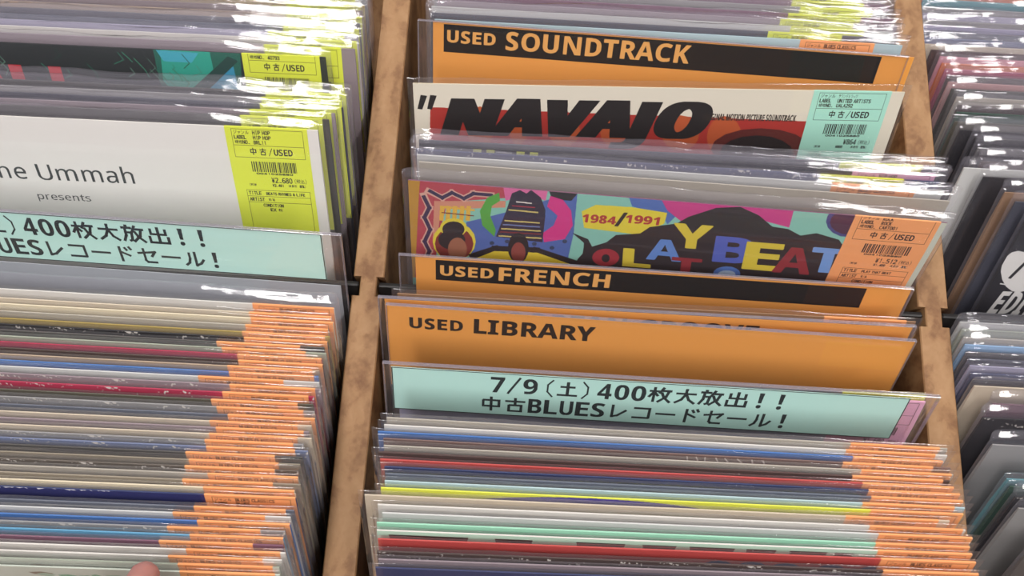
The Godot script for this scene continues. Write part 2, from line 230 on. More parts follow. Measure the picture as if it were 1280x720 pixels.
		["p", "#c2c6b8", [286, 0, 314, 0, 314, 110, 286, 110]],
	],
	"slant": [
		["p", "#dcd4c4", [0, 0, 314, 0, 314, 110, 0, 110]],
		["p", "#a82c22", [10.5, 16.2, 262.5, 21.7, 280.3, 91.1, 6.0, 96.4]],
		["p", "#b85428", [50.9, 31.2, 50.3, 37.7, 48.5, 43.3, 45.7, 47.1, 42.4, 48.5, 39.1, 47.2, 36.4, 43.5, 34.6, 38.0, 34.0, 31.6, 34.8, 25.2, 36.6, 19.9, 39.3, 16.3, 42.5, 15.0, 45.7, 16.2, 48.4, 19.6, 50.2, 24.9]],
		["p", "#b85428", [74.0, 29.6, 73.7, 34.7, 72.5, 39.0, 70.5, 42.0, 68.1, 43.0, 65.6, 42.1, 63.4, 39.2, 62.0, 34.9, 61.4, 29.8, 61.8, 24.8, 63.1, 20.6, 65.0, 17.8, 67.4, 16.8, 69.8, 17.7, 71.9, 20.5, 73.4, 24.6]],
		["p", "#b85428", [108.4, 31.3, 107.9, 35.9, 105.9, 39.9, 102.6, 42.6, 98.6, 43.7, 94.4, 42.8, 90.8, 40.2, 88.3, 36.3, 87.3, 31.7, 87.9, 27.2, 89.9, 23.3, 93.2, 20.7, 97.1, 19.7, 101.1, 20.5, 104.7, 23.0, 107.2, 26.8]],
		["p", "#b85428", [142.9, 32.4, 142.6, 36.6, 140.6, 40.2, 137.4, 42.7, 133.4, 43.6, 129.2, 42.8, 125.5, 40.5, 122.9, 37.0, 121.7, 32.8, 122.2, 28.7, 124.1, 25.2, 127.3, 22.8, 131.2, 22.0, 135.3, 22.7, 139.0, 24.9, 141.6, 28.3]],
		["p", "#b85428", [187.3, 31.6, 187.2, 36.7, 185.1, 41.1, 181.4, 44.1, 176.7, 45.2, 171.6, 44.3, 167.0, 41.4, 163.6, 37.1, 161.9, 32.1, 162.2, 27.0, 164.4, 22.7, 168.0, 19.9, 172.7, 18.8, 177.6, 19.7, 182.1, 22.4, 185.5, 26.5]],
		["p", "#b85428", [216.0, 34.0, 216.3, 40.1, 214.8, 45.3, 211.6, 48.9, 207.3, 50.3, 202.5, 49.1, 198.0, 45.7, 194.5, 40.5, 192.6, 34.5, 192.5, 28.5, 194.1, 23.4, 197.3, 20.0, 201.4, 18.8, 206.0, 19.9, 210.4, 23.1, 213.9, 28.1]],
		["p", "#5c1c14", [263.4, 42.3, 262.5, 48.5, 256.5, 54.0, 246.3, 57.8, 233.6, 59.3, 220.4, 58.3, 208.8, 54.9, 200.5, 49.7, 196.9, 43.6, 198.3, 37.4, 204.5, 32.2, 214.5, 28.6, 226.8, 27.2, 239.6, 28.1, 251.0, 31.3, 259.4, 36.2]],
		["p", "#1e1210", [252.9, 45.6, 252.3, 50.9, 247.9, 55.5, 240.4, 58.7, 231.0, 60.0, 221.2, 59.1, 212.4, 56.2, 206.2, 51.8, 203.3, 46.6, 204.3, 41.3, 208.8, 36.9, 216.2, 33.8, 225.3, 32.6, 234.9, 33.4, 243.4, 36.2, 249.8, 40.4]],
		["t", "#1a1412", "NAVAJO", 16.9, 9.2, 183.0, 44.5, 0, 0.3, -6.5],
		["p", "#1a1412", [4.7, 7.8, 8.8, 8.3, 5.2, 18.0, 2.2, 17.5]],
		["p", "#1a1412", [10.8, 7.7, 14.9, 8.1, 11.4, 17.9, 8.4, 17.4]],
		["t", "#2a2018", "ORIGINAL MOTION PICTURE SOUNDTRACK", 187.6, 17.3, 248.3, 22.0, 0, 0, 0.1],
	],
	"plain": [
		["p", "#dedad6", [0, 0, 314, 0, 314, 110, 0, 110]],
		["t", "#2b2b2b", "The Ummah", 98.7, 31.5, 194.2, 44, 2, 0.0, 0.0],
		["t", "#3c3c3c", "presents", 128.2, 54, 162.2, 60.5, 2, 0.0, 0.0],
	],
	"green": [
		["p", "#16201d", [0, 0, 314, 0, 314, 110, 0, 110]],
		["p", "#0f5c4c", [203.6, -3.4, 259.7, -3.5, 255.8, 36.1, 207.2, 38.6, 203.1, 21.4]],
		["p", "#1f9a86", [208.1, -1.0, 239.7, -0.4, 240.2, 13.9, 213.7, 33.6, 205.7, 21.3]],
		["p", "#2c8cae", [234.8, 25.5, 253.5, 8.8, 254.8, 32.6, 233.3, 33.7]],
		["p", "#3aa0b4", [205.3, 0.3, 232.3, 1.1, 226.8, 7.9, 208.8, 7.7]],
		["p", "#0c3c34", [217.9, 31.0, 251.0, 2.3, 257.2, 5.3, 225.8, 34.1]],
		["l", "#1f6a50", 0.5225197885626971, [56.7, 17.2, 60.3, 22.7, 56.3, 26.3]],
		["l", "#557a68", 0.49343824853306745, [211.0, 15.1, 213.2, 18.1, 212.1, 20.1]],
		["l", "#2f7c60", 0.6406203882144835, [128.4, 13.1, 131.2, 16.3, 132.1, 18.4]],
		["l", "#1f6a50", 0.38557044678207053, [122.3, 22.8, 124.2, 24.9, 123.8, 26.4]],
		["l", "#557a68", 0.571358267625041, [9.1, 26.2, 13.3, 32.3, 10.2, 36.4]],
		["l", "#2f7c60", 0.6454899971521186, [213.9, 13.1, 217.4, 17.5, 218.3, 20.5]],
		["l", "#557a68", 0.6005376635640243, [24.4, 5.8, 29.2, 13.4, 20.9, 18.5]],
		["l", "#557a68", 0.5129133068365894, [198.7, 13.8, 202.8, 19.0, 204.4, 22.5]],
		["l", "#2f7c60", 0.5643771416491783, [210.0, 21.1, 215.4, 28.0, 219.1, 32.7]],
		["l", "#2f7c60", 0.5348391571955649, [77.1, 17.2, 78.9, 19.6, 78.1, 21.2]],
		["l", "#557a68", 0.28983314189937776, [229.3, 9.5, 232.0, 14.2, 226.0, 17.3]],
		["l", "#557a68", 0.6427451610826906, [186.1, 13.5, 188.1, 17.1, 183.9, 19.4]],
		["l", "#14503c", 0.4978831484646155, [12.2, 19.2, 15.7, 25.3, 6.7, 29.4]],
		["l", "#1f6a50", 0.2846368171174354, [214.0, 9.8, 215.1, 11.8, 213.2, 13.2]],
		["l", "#14503c", 0.32028954595610415, [139.9, 2.9, 142.5, 7.1, 137.8, 10.0]],
		["l", "#557a68", 0.41953804796326405, [11.8, 26.3, 16.7, 33.8, 10.1, 38.9]],
		["l", "#1f6a50", 0.5290567609503678, [202.1, 12.8, 206.7, 18.7, 208.9, 22.6]],
		["l", "#2f7c60", 0.6713961562923274, [218.3, 16.2, 222.5, 22.3, 218.8, 26.4]],
		["l", "#557a68", 0.6943551690204764, [102.6, 9.2, 105.0, 13.1, 101.7, 15.6]],
		["l", "#14503c", 0.4598126933635185, [74.4, 12.5, 76.4, 15.1, 75.7, 16.9]],
		["l", "#1f6a50", 0.5152196305040981, [158.2, 11.9, 162.8, 18.1, 163.0, 22.3]],
		["l", "#14503c", 0.5167023440499201, [221.6, 2.6, 225.3, 8.2, 221.2, 11.9]],
		["l", "#14503c", 0.3851817880145152, [75.6, 12.2, 78.2, 16.2, 74.7, 18.9]],
		["l", "#2f7c60", 0.3895075129345419, [88.7, 23.6, 91.7, 28.8, 83.9, 32.3]],
		["l", "#557a68", 0.5422925462136408, [53.2, 24.5, 54.9, 27.4, 52.0, 29.4]],
		["l", "#2f7c60", 0.4472938296526241, [24.3, 18.8, 29.0, 24.7, 32.3, 28.6]],
		["l", "#557a68", 0.37176994645046085, [198.8, 6.7, 202.5, 12.4, 197.9, 16.2]],
		["l", "#2f7c60", 0.6386774206561332, [183.0, 2.9, 186.3, 6.6, 188.2, 9.1]],
		["l", "#2f7c60", 0.43957257629464785, [80.2, 25.2, 83.4, 30.7, 75.9, 34.4]],
		["l", "#14503c", 0.43889703270606334, [121.2, 25.8, 125.1, 31.4, 122.1, 35.1]],
		["l", "#557a68", 0.501492174920235, [96.2, 27.8, 97.0, 29.6, 95.1, 30.8]],
		["l", "#14503c", 0.4947374720385739, [228.7, 22.1, 231.2, 26.6, 224.6, 29.6]],
		["l", "#1f6a50", 0.6145863455536982, [206.6, 26.1, 212.4, 33.7, 215.4, 38.8]],
		["l", "#557a68", 0.5096290318087531, [12.4, 27.3, 17.7, 34.6, 17.8, 39.5]],
		["l", "#1f6a50", 0.4862338609371212, [5.0, 22.9, 7.1, 26.5, 3.0, 28.9]],
		["l", "#14503c", 0.6873956757616186, [97.2, 28.3, 100.0, 32.1, 99.2, 34.7]],
		["l", "#1f6a50", 0.49058666824874964, [126.4, 24.7, 128.0, 27.8, 123.8, 29.9]],
		["l", "#2f7c60", 0.6205744431491114, [189.9, 6.8, 195.3, 14.1, 197.0, 19.0]],
		["l", "#14503c", 0.3617163901840429, [3.7, 19.6, 5.8, 21.7, 6.2, 23.1]],
		["l", "#1f6a50", 0.6356600990494721, [144.2, 16.6, 146.1, 20.3, 140.9, 22.8]],
		["l", "#1f6a50", 0.6345020206326519, [180.3, 3.3, 182.9, 8.0, 176.2, 11.1]],
		["l", "#14503c", 0.42360869639449655, [21.8, 16.1, 24.1, 19.7, 21.0, 22.2]],
		["l", "#557a68", 0.305689760725383, [91.6, 10.5, 96.6, 18.2, 89.0, 23.4]],
		["l", "#2f7c60", 0.269332699984115, [129.8, 22.0, 131.3, 24.3, 129.7, 25.8]],
		["l", "#1f6a50", 0.5303169295112911, [108.0, 20.2, 111.9, 25.8, 110.0, 29.6]],
		["l", "#557a68", 0.677630063983466, [101.3, 12.4, 105.4, 18.4, 102.7, 22.5]],
		["t", "#c81e26", "OLL", 70, 14.5, 152, 50, 0, 0, -1.2],
	],
	"emblem": [
		["p", "#17161a", [0, 0, 314, 0, 314, 110, 0, 110]],
		["p", "#d8d6d4", [24.2, 46.8, 26.4, 53.7, 26.6, 59.7, 24.6, 63.9, 20.8, 65.6, 15.8, 64.6, 10.3, 60.9, 5.3, 55.2, 1.5, 48.5, -0.5, 41.7, -0.5, 36.0, 1.5, 32.0, 5.2, 30.4, 10.1, 31.4, 15.4, 34.8, 20.3, 40.2]],
		["l", "#17161a", 2.2, [9.8, 52.8, 16.1, 33.7]],
		["l", "#d8d6d4", 1.0, [5.9, 58.8, 29.0, 62.1]],
		["t", "#d8d6d4", "EDITIONS", 7.6, 65.1, 70.4, 85.8, 0, 0.15, 0.7],
	],
	"violet": [
		["p", "#d8dc48", [0, 0, 314, 0, 314, 110, 0, 110]],
		["p", "#4a3c9c", [190.0, 13.5, 189.1, 15.5, 186.3, 17.5, 181.7, 19.4, 175.5, 21.1, 167.7, 22.7, 158.7, 24.0, 148.5, 25.1, 137.5, 25.9, 125.9, 26.3, 114.0, 26.5, 102.1, 26.3, 90.5, 25.9, 79.5, 25.1, 69.3, 24.0, 60.3, 22.7, 52.5, 21.1, 46.3, 19.4, 41.7, 17.5, 38.9, 15.5, 38.0, 13.5, 38.9, 11.5, 41.7, 9.5, 46.3, 7.6, 52.5, 5.9, 60.3, 4.3, 69.3, 3.0, 79.5, 1.9, 90.5, 1.1, 102.1, 0.7, 114.0, 0.5, 125.9, 0.7, 137.5, 1.1, 148.5, 1.9, 158.7, 3.0, 167.7, 4.3, 175.5, 5.9, 181.7, 7.6, 186.3, 9.5, 189.1, 11.5]],
	],
	"navy": [
		["p", "#1e2260", [0, 0, 314, 0, 314, 110, 0, 110]],
		["p", "#d8d6dc", [92.0, 0, 93.1, 0, 93.1, 0.8]],
		["p", "#d8d6dc", [129.8, 0, 134.0, 0, 130.8, 0.7]],
		["p", "#d8d6dc", [6.2, 0, 8.5, 0, 9.1, 1.0]],
		["p", "#d8d6dc", [191.5, 0, 193.0, 0, 193.7, 1.4]],
		["p", "#d8d6dc", [160.9, 0, 165.3, 0, 162.8, 0.9]],
		["p", "#d8d6dc", [23.9, 0, 26.2, 0, 25.7, 1.2]],
		["p", "#d8d6dc", [157.6, 0, 160.5, 0, 158.7, 0.9]],
		["p", "#d8d6dc", [116.0, 0, 119.2, 0, 118.1, 0.9]],
		["p", "#d8d6dc", [180.3, 0, 182.6, 0, 182.9, 0.6]],
		["p", "#d8d6dc", [25.3, 0, 28.2, 0, 27.6, 0.8]],
		["p", "#d8d6dc", [65.9, 0, 67.2, 0, 68.9, 1.1]],
		["p", "#d8d6dc", [116.4, 0, 118.3, 0, 118.3, 0.7]],
		["p", "#d8d6dc", [121.7, 0, 124.9, 0, 124.4, 0.7]],
		["p", "#d8d6dc", [17.0, 0, 22.0, 0, 19.1, 1.0]],
		["p", "#d8d6dc", [154.0, 0, 158.8, 0, 155.2, 1.1]],
		["p", "#d8d6dc", [206.5, 0, 209.8, 0, 209.4, 0.9]],
		["p", "#d8d6dc", [51.8, 0, 56.5, 0, 54.4, 1.4]],
		["p", "#d8d6dc", [91.4, 0, 94.6, 0, 93.3, 1.3]],
		["p", "#d8d6dc", [150.8, 0, 152.4, 0, 152.3, 1.3]],
		["p", "#d8d6dc", [35.8, 0, 38.8, 0, 37.5, 1.2]],
		["p", "#d8d6dc", [209.2, 0, 212.5, 0, 211.8, 0.7]],
		["p", "#d8d6dc", [165.5, 0, 167.0, 0, 167.2, 1.3]],
		["p", "#d8d6dc", [187.3, 0, 190.5, 0, 189.8, 1.1]],
		["p", "#d8d6dc", [188.2, 0, 191.5, 0, 190.1, 1.4]],
		["p", "#d8d6dc", [195.7, 0, 197.9, 0, 196.8, 1.2]],
		["p", "#d8d6dc", [44.1, 0, 47.4, 0, 45.2, 1.0]],
		["p", "#d8d6dc", [190.0, 0, 192.7, 0, 192.3, 1.2]],
		["p", "#d8d6dc", [45.3, 0, 48.6, 0, 48.0, 1.1]],
		["p", "#d8d6dc", [6.1, 0, 11.1, 0, 6.8, 1.4]],
		["p", "#d8d6dc", [172.3, 0, 176.8, 0, 172.9, 1.3]],
		["p", "#d8d6dc", [196.0, 0, 199.6, 0, 198.5, 0.7]],
		["p", "#d8d6dc", [47.8, 0, 49.8, 0, 50.5, 1.2]],
		["p", "#d8d6dc", [30.2, 0, 33.7, 0, 32.4, 0.6]],
		["p", "#d8d6dc", [205.4, 0, 207.1, 0, 206.0, 0.7]],
		["p", "#d8d6dc", [20.0, 0, 24.2, 0, 20.8, 0.8]],
		["p", "#d8d6dc", [201.0, 0, 202.2, 0, 202.7, 1.2]],
		["p", "#d8d6dc", [74.1, 0, 75.2, 0, 75.4, 0.9]],
		["p", "#d8d6dc", [17.2, 0, 20.7, 0, 19.5, 1.0]],
		["p", "#d8d6dc", [27.6, 0, 29.9, 0, 30.3, 0.7]],
		["p", "#d8d6dc", [95.2, 0, 97.9, 0, 97.0, 0.8]],
	],
	"blocks": [
		["p", "#b8d8c4", [0, 0, 314, 0, 314, 110, 0, 110]],
		["p", "#4c3634", [6, 3, 48, 3, 47, 9, 7, 9]],
		["p", "#4c3634", [62, 3, 82, 3, 81, 9, 63, 9]],
		["p", "#4c3634", [105, 3, 131, 3, 130, 9, 106, 9]],
		["p", "#4c3634", [140, 3, 158, 3, 157, 9, 141, 9]],
		["p", "#4c3634", [165, 3, 189, 3, 188, 9, 166, 9]],
		["p", "#4c3634", [195, 3, 211, 3, 210, 9, 196, 9]],
		["p", "#4c3634", [218, 3, 238, 3, 237, 9, 219, 9]],
		["p", "#4c3634", [242, 3, 252, 3, 251, 9, 243, 9]],
		["p", "#4a302e", [4, 9, 100, 10, 100, 20, 4, 20]],
	],
	"blobs": [
		["p", "#b8403c", [0, 0, 314, 0, 314, 110, 0, 110]],
		["p", "#2c3468", [189.0, 13.0, 187.8, 16.0, 184.5, 18.2, 180.0, 19.0, 175.5, 18.2, 172.2, 16.0, 171.0, 13.0, 172.2, 10.0, 175.5, 7.8, 180.0, 7.0, 184.5, 7.8, 187.8, 10.0]],
		["p", "#2c3468", [207.0, 13.0, 205.8, 16.0, 202.5, 18.2, 198.0, 19.0, 193.5, 18.2, 190.2, 16.0, 189.0, 13.0, 190.2, 10.0, 193.5, 7.8, 198.0, 7.0, 202.5, 7.8, 205.8, 10.0]],
		["p", "#2c3468", [225.0, 13.0, 223.8, 16.0, 220.5, 18.2, 216.0, 19.0, 211.5, 18.2, 208.2, 16.0, 207.0, 13.0, 208.2, 10.0, 211.5, 7.8, 216.0, 7.0, 220.5, 7.8, 223.8, 10.0]],
		["p", "#2c3468", [249.0, 13.0, 247.8, 16.0, 244.5, 18.2, 240.0, 19.0, 235.5, 18.2, 232.2, 16.0, 231.0, 13.0, 232.2, 10.0, 235.5, 7.8, 240.0, 7.0, 244.5, 7.8, 247.8, 10.0]],
		["p", "#2c3468", [271.0, 13.0, 269.8, 16.0, 266.5, 18.2, 262.0, 19.0, 257.5, 18.2, 254.2, 16.0, 253.0, 13.0, 254.2, 10.0, 257.5, 7.8, 262.0, 7.0, 266.5, 7.8, 269.8, 10.0]],
	],
	"scrawl": [
		["p", "#6e5650", [0, 0, 314, 0, 314, 110, 0, 110]],
		["l", "#cfc4bc", 0.8, [168, 1.5, 168.6384426258984, 4, 169.10210727246604, 7]],
		["l", "#cfc4bc", 0.8, [173, 1.5, 174.39214163915884, 4, 173.1052989234922, 7]],
		["l", "#cfc4bc", 0.8, [178, 1.5, 178.2520586958354, 4, 178.9887052031432, 7]],
		["l", "#cfc4bc", 0.8, [184, 1.5, 185.34983328931327, 4, 185.83265927745524, 7]],
		["l", "#cfc4bc", 0.8, [189, 1.5, 191.08675153797833, 4, 188.32149763600952, 7]],
		["l", "#cfc4bc", 0.8, [196, 1.5, 198.72224578117306, 4, 196.01559112234767, 7]],
		["l", "#cfc4bc", 0.8, [204, 1.5, 204.8302366858783, 4, 204.57704147204674, 7]],
		["l", "#cfc4bc", 0.8, [210, 1.5, 211.33441173634978, 4, 210.526048839513, 7]],
	],
	"squares": [
		["p", "#26262c", [0, 0, 314, 0, 314, 110, 0, 110]],
		["p", "#c8cc5c", [32, 0.6, 37, 0.6, 37, 3.6, 32, 3.6]],
		["p", "#c8cc5c", [40, 0.6, 45, 0.6, 45, 3.6, 40, 3.6]],
		["p", "#c8cc5c", [58, 0.6, 63, 0.6, 63, 3.6, 58, 3.6]],
		["p", "#c8cc5c", [66, 0.6, 71, 0.6, 71, 3.6, 66, 3.6]],
		["l", "#b8b8bc", 1.0, [46, 2, 55, 2.2]],
	],
	"moss": [
		["p", "#c6c8bc", [0, 0, 314, 0, 314, 110, 0, 110]],
		["p", "#7ca488", [14.3, 2.6, 20.7, 1.8, 27.0, 3.2, 24.5, 4.8, 16.8, 4.4]],
		["p", "#8c7c6c", [155.0, 6.6, 157.9, 5.8, 160.8, 7.2, 159.6, 8.8, 156.2, 8.4]],
		["p", "#7ca488", [213.6, 5.9, 216.3, 5.1, 219.1, 6.5, 218.0, 8.1, 214.7, 7.7]],
		["p", "#a4b4a0", [221.0, 5.8, 226.9, 5.0, 232.8, 6.4, 230.4, 8.0, 223.4, 7.6]],
		["p", "#8c7c6c", [133.2, 5.8, 137.9, 5.0, 142.7, 6.4, 140.8, 8.0, 135.1, 7.6]],
		["p", "#7ca488", [187.7, 6.3, 190.4, 5.5, 193.0, 6.9, 192.0, 8.5, 188.8, 8.1]],
		["p", "#8c7c6c", [181.1, 4.9, 187.5, 4.1, 194.0, 5.5, 191.4, 7.1, 183.7, 6.7]],
		["p", "#7ca488", [24.0, 2.4, 26.3, 1.6, 28.6, 3.0, 27.7, 4.6, 24.9, 4.2]],
		["p", "#8c7c6c", [10.1, 4.5, 13.6, 3.7, 17.1, 5.1, 15.7, 6.7, 11.5, 6.3]],
		["p", "#5c8a6c", [210.1, 8.5, 214.7, 7.7, 219.4, 9.1, 217.6, 10.7, 211.9, 10.3]],
		["p", "#8c7c6c", [84.7, 7.6, 87.4, 6.8, 90.0, 8.2, 89.0, 9.8, 85.8, 9.4]],
		["p", "#5c8a6c", [141.6, 6.1, 147.0, 5.3, 152.4, 6.7, 150.2, 8.3, 143.8, 7.9]],
		["p", "#a4b4a0", [44.4, 1.7, 48.9, 0.9, 53.4, 2.3, 51.6, 3.9, 46.2, 3.5]],
		["p", "#7ca488", [195.8, 6.7, 201.3, 5.9, 206.9, 7.3, 204.7, 8.9, 198.0, 8.5]],
		["p", "#7ca488", [206.3, 7.2, 211.6, 6.4, 216.8, 7.8, 214.7, 9.4, 208.4, 9.0]],
		["p", "#8c7c6c", [136.4, 1.8, 139.9, 1.0, 143.4, 2.4, 142.0, 4.0, 137.8, 3.6]],
		["p", "#a4b4a0", [7.2, 7.2, 14.6, 6.4, 21.9, 7.8, 19.0, 9.4, 10.2, 9.0]],
		["p", "#a4b4a0", [75.8, 8.2, 79.7, 7.4, 83.5, 8.8, 82.0, 10.4, 77.4, 10.0]],
		["p", "#a4b4a0", [234.5, 6.2, 238.3, 5.4, 242.1, 6.8, 240.5, 8.4, 236.0, 8.0]],
		["p", "#5c8a6c", [7.2, 1.7, 13.0, 0.9, 18.9, 2.3, 16.5, 3.9, 9.6, 3.5]],
		["p", "#a4b4a0", [184.9, 6.0, 189.9, 5.2, 194.8, 6.6, 192.8, 8.2, 186.9, 7.8]],
		["p", "#a4b4a0", [47.7, 7.0, 51.0, 6.2, 54.3, 7.6, 53.0, 9.2, 49.0, 8.8]],
		["p", "#7ca488", [26.8, 2.5, 32.7, 1.7, 38.7, 3.1, 36.3, 4.7, 29.2, 4.3]],
		["p", "#5c8a6c", [32.5, 7.1, 38.3, 6.3, 44.0, 7.7, 41.7, 9.3, 34.8, 8.9]],
		["p", "#a4b4a0", [6.1, 5.6, 11.2, 4.8, 16.2, 6.2, 14.2, 7.8, 8.1, 7.4]],
		["p", "#8c7c6c", [129.3, 8.4, 133.3, 7.6, 137.2, 9.0, 135.6, 10.6, 130.9, 10.2]],
	],
	"soundtrack": [
		["p", "#dc9648", [0, 0, 330, 0, 330, 80, 0, 80]],
		["p", "#0e0a09", [7.300000000000011, 1.2, 297, 1.2, 297, 20.4, 7.300000000000011, 20.4]],
		["t", "#dda25a", "USED", 9.5, 5.2, 41.7, 13.6, 0, 0, 0.35],
		["t", "#dda25a", "SOUNDTRACK", 48.8, 3.2, 171.5, 16, 0, 0, 0.35],
	],
	"french": [
		["p", "#dc9648", [0, 0, 330, 0, 330, 80, 0, 80]],
		["p", "#0e0a09", [13, 2.2, 290, 2.2, 290, 18.4, 13, 18.4]],
		["t", "#dda25a", "USED", 16, 6.4, 50.2, 14.6, 0, 0, 0.35],
		["t", "#dda25a", "FRENCH", 54, 4.8, 125.8, 15.6, 0, 0, 0.35],
	],
	"library": [
		["p", "#dc9648", [0, 0, 330, 0, 330, 80, 0, 80]],
		["t", "#2a1c12", "USED", 13.5, 8.4, 46, 17.4, 0, 0, 0.3],
		["t", "#2a1c12", "LIBRARY", 53, 6, 126.5, 18, 0, 0, 0.4],
	],
	"european": [
		["p", "#dc9648", [0, 0, 330, 0, 330, 80, 0, 80]],
		["t", "#2a1612", "EUROPEAN GROOVE", 52, 5.2, 227, 17.5, 0, 0, 0.4],
	],
	"sale": [
		["p", "#12191a", [0, 0, 330, 0, 330, 80, 0, 80]],
		["p", "#b9e0d8", [0.7, 0.7, 300.3, 0.7, 300.3, 36.3, 0.7, 36.3]],
		["m", "#20282a", "7/9（土）400枚大放出！！", 57, 3.4, 234, 16.6, 0.125],
		["m", "#20282a", "中古BLUESレコードセール！", 51.5, 20.6, 239, 33.4, 0.125],
	],
}
const CARDS := {
	"soundtrack": {"at": Vector3(0.0005, 0.0330, -0.1689), "wide": 0.3244, "turn": -1.20, "lean": 36.0},
	"french": {"at": Vector3(-0.0023, 0.0300, -0.0093), "wide": 0.3167, "turn": -0.70, "lean": 33.0},
	"european": {"at": Vector3(-0.0082, 0.0340, 0.0173), "wide": 0.3239, "turn": -0.01, "lean": 33.0},
	"library": {"at": Vector3(-0.0063, 0.0360, 0.0243), "wide": 0.3169, "turn": -0.86, "lean": 33.0},
	"sale": {"at": Vector3(-0.0014, 0.0440, 0.0596), "wide": 0.3218, "turn": -0.42, "lean": 33.0},
	"sale_left": {"at": Vector3(-0.3525, 0.0500, -0.0178), "wide": 0.3200, "turn": -1.00, "lean": 31.0},
}
const BASES := [[-0.2366, -0.297], [-0.2429, -0.2961], [-0.2715, -0.3082]]

const PALETTE := {
	"white": "#d2cec8", "beige": "#c4b6a2", "cream": "#d8cbb0", "greige": "#aaa398", "olive": "#a08a48", "black": "#1c1a1c", "dark grey": "#4a4846", "sage": "#98a090",
	"crimson": "#a82848", "dark brown": "#443430", "tan": "#a8927a", "blue": "#3c6cac", "pale grey": "#c4c4c2", "mauve": "#8c7e84", "dark olive": "#4e4a3c", "grey": "#8e8c8c",
	"slate": "#5c6270", "slate blue": "#6e7896", "taupe": "#8c8272", "dark taupe": "#5a524a", "navy": "#22305c", "sky blue": "#5c9cc0", "plum": "#744c60", "pale mint": "#bcc4b8",
	"brown": "#6e5650", "red": "#b8443e", "pale blue": "#a8c0c8", "yellow": "#d8dc48", "mint": "#98d0b4", "lavender": "#a09cb4", "dark slate": "#383a46", "pale cream": "#d8d4ce",
	"terracotta": "#c86c3c", "teal": "#5c8e98", "pink": "#cc8c9c", "rose": "#a85870", "dusty pink": "#b48c8c", "dark green": "#2c4a3c", "kraft": "#8c6c50", "light blue": "#8cb4dc",
	"wine": "#5c2c3c", "mid grey": "#8c8a88",
}
const TAGS := {"orange": "#ea9e62", "yellow": "#d6de38", "mint": "#a6dccb", "pink": "#e6aac8"}
const ORDINALS := ["first", "second", "third", "fourth", "fifth", "sixth", "seventh", "eighth", "ninth", "tenth", "eleventh", "twelfth", "thirteenth", "fourteenth", "fifteenth", "sixteenth", "seventeenth", "eighteenth", "nineteenth", "twentieth",
	"21st", "22nd", "23rd", "24th", "25th", "26th", "27th", "28th", "29th", "30th", "31st", "32nd", "33rd", "34th", "35th", "36th", "37th", "38th", "39th", "40th"]
# strokes of the Japanese characters on a field of 100 by 100, y down
const KANJI := {
	"土": "20,38 80,38|50,8 50,90|8,90 92,90",
	"枚": "4,28 44,28|24,4 24,96|24,30 4,66|24,34 42,58|62,4 46,40|54,24 96,24|86,24 76,62 44,96|56,36 68,66 96,96",
	"大": "8,34 92,34|50,4 48,40 34,72 8,94|52,40 66,72 92,94",
	"放": "24,2 24,16|2,18 46,18|18,20 16,60 2,94|18,44 42,44 38,86 26,92|62,4 46,40|54,24 96,24|86,24 76,62 44,96|56,36 68,66 96,96",
	"出": "50,4 50,92|18,14 18,44 82,44 82,14|10,56 10,92 90,92 90,56",
	"中": "14,26 86,26 86,66 14,66 14,26|50,4 50,96",
	"古": "6,26 94,26|50,4 50,52|22,52 78,52 78,92 22,92 22,52",
	"レ": "26,8 26,86 50,78 88,40",
	"コ": "14,20 84,20 84,86|10,84 84,84",
	"ー": "6,50 94,50",
	"ド": "34,6 34,96|34,36 78,60|58,10 68,28|78,4 88,22",
	"セ": "36,8 36,80 44,90 88,90|6,38 88,26 68,56",
	"ル": "30,14 30,50 24,74 6,92|56,8 56,90 78,76 94,52",
	"ジ": "20,12 40,24|10,38 30,50|14,90 60,70 88,32|70,4 78,18|86,0 94,14",
	"ャ": "10,50 80,40 64,66|36,30 50,96",
	"ン": "12,18 38,34|12,90 60,70 90,28",
	"規": "2,26 44,26|4,48 44,48|24,4 24,50 4,92|26,56 42,84|54,6 90,6 90,58 54,58 54,6|54,24 90,24|54,41 90,41|62,60 48,94|78,60 78,90 96,90",
	"格": "4,28 44,28|24,4 24,96|24,30 4,66|24,34 42,58|64,4 46,34|60,18 88,18 44,58|60,26 96,54|56,62 86,62 86,94 56,94 56,62",
	"税": "34,6 8,16|2,32 42,32|22,12 22,96|22,36 4,66|24,40 40,58|54,4 60,18|88,4 80,18|54,24 90,24 90,50 54,50 54,24|64,52 46,94|78,52 78,90 96,90",
	"込": "10,6 22,18|4,36 22,36 22,74 4,92|22,78 40,90 96,92|46,20 60,20 38,74|58,22 66,50 94,72",
	"抜": "2,26 40,26|22,4 22,90 10,88|4,62 40,50|44,26 96,26|62,4 58,40 40,94|60,46 84,46 48,94|60,50 94,94",
	"消": "6,8 18,18|2,34 14,44|4,92 20,58|64,4 64,30|44,8 52,24|86,8 76,24|44,96 44,34 86,34 86,90|44,54 86,54|44,72 86,72",
	"費": "20,10 80,10 80,22 20,22 20,34 84,34|40,2 38,46|60,2 60,46|24,50 76,50 76,82 24,82 24,50|24,66 76,66|36,84 12,98|64,84 88,98",
	"サ": "6,30 94,30|30,8 30,56|70,6 70,50 36,94",
	"ウ": "50,4 50,20|14,44 14,22 86,22 78,60 40,94",
	"ト": "40,6 40,96|40,38 80,60",
	"ラ": "20,14 80,14|10,38 88,38 76,70 34,94",
	"ッ": "16,50 24,66|42,46 50,62|84,48 72,76 40,94",
	"ク": "36,6 10,46|30,22 82,22 70,60 26,94",
}

var materials := {}
var papers := {}
var counts := {}
var fonts := []
var bags := []
var jackets := []


# ---------- small helpers ----------

func numbered(called: String) -> String:
	var n: int = counts.get(called, 0)
	counts[called] = n + 1
	return called if n == 0 else "%s_%03d" % [called, n]


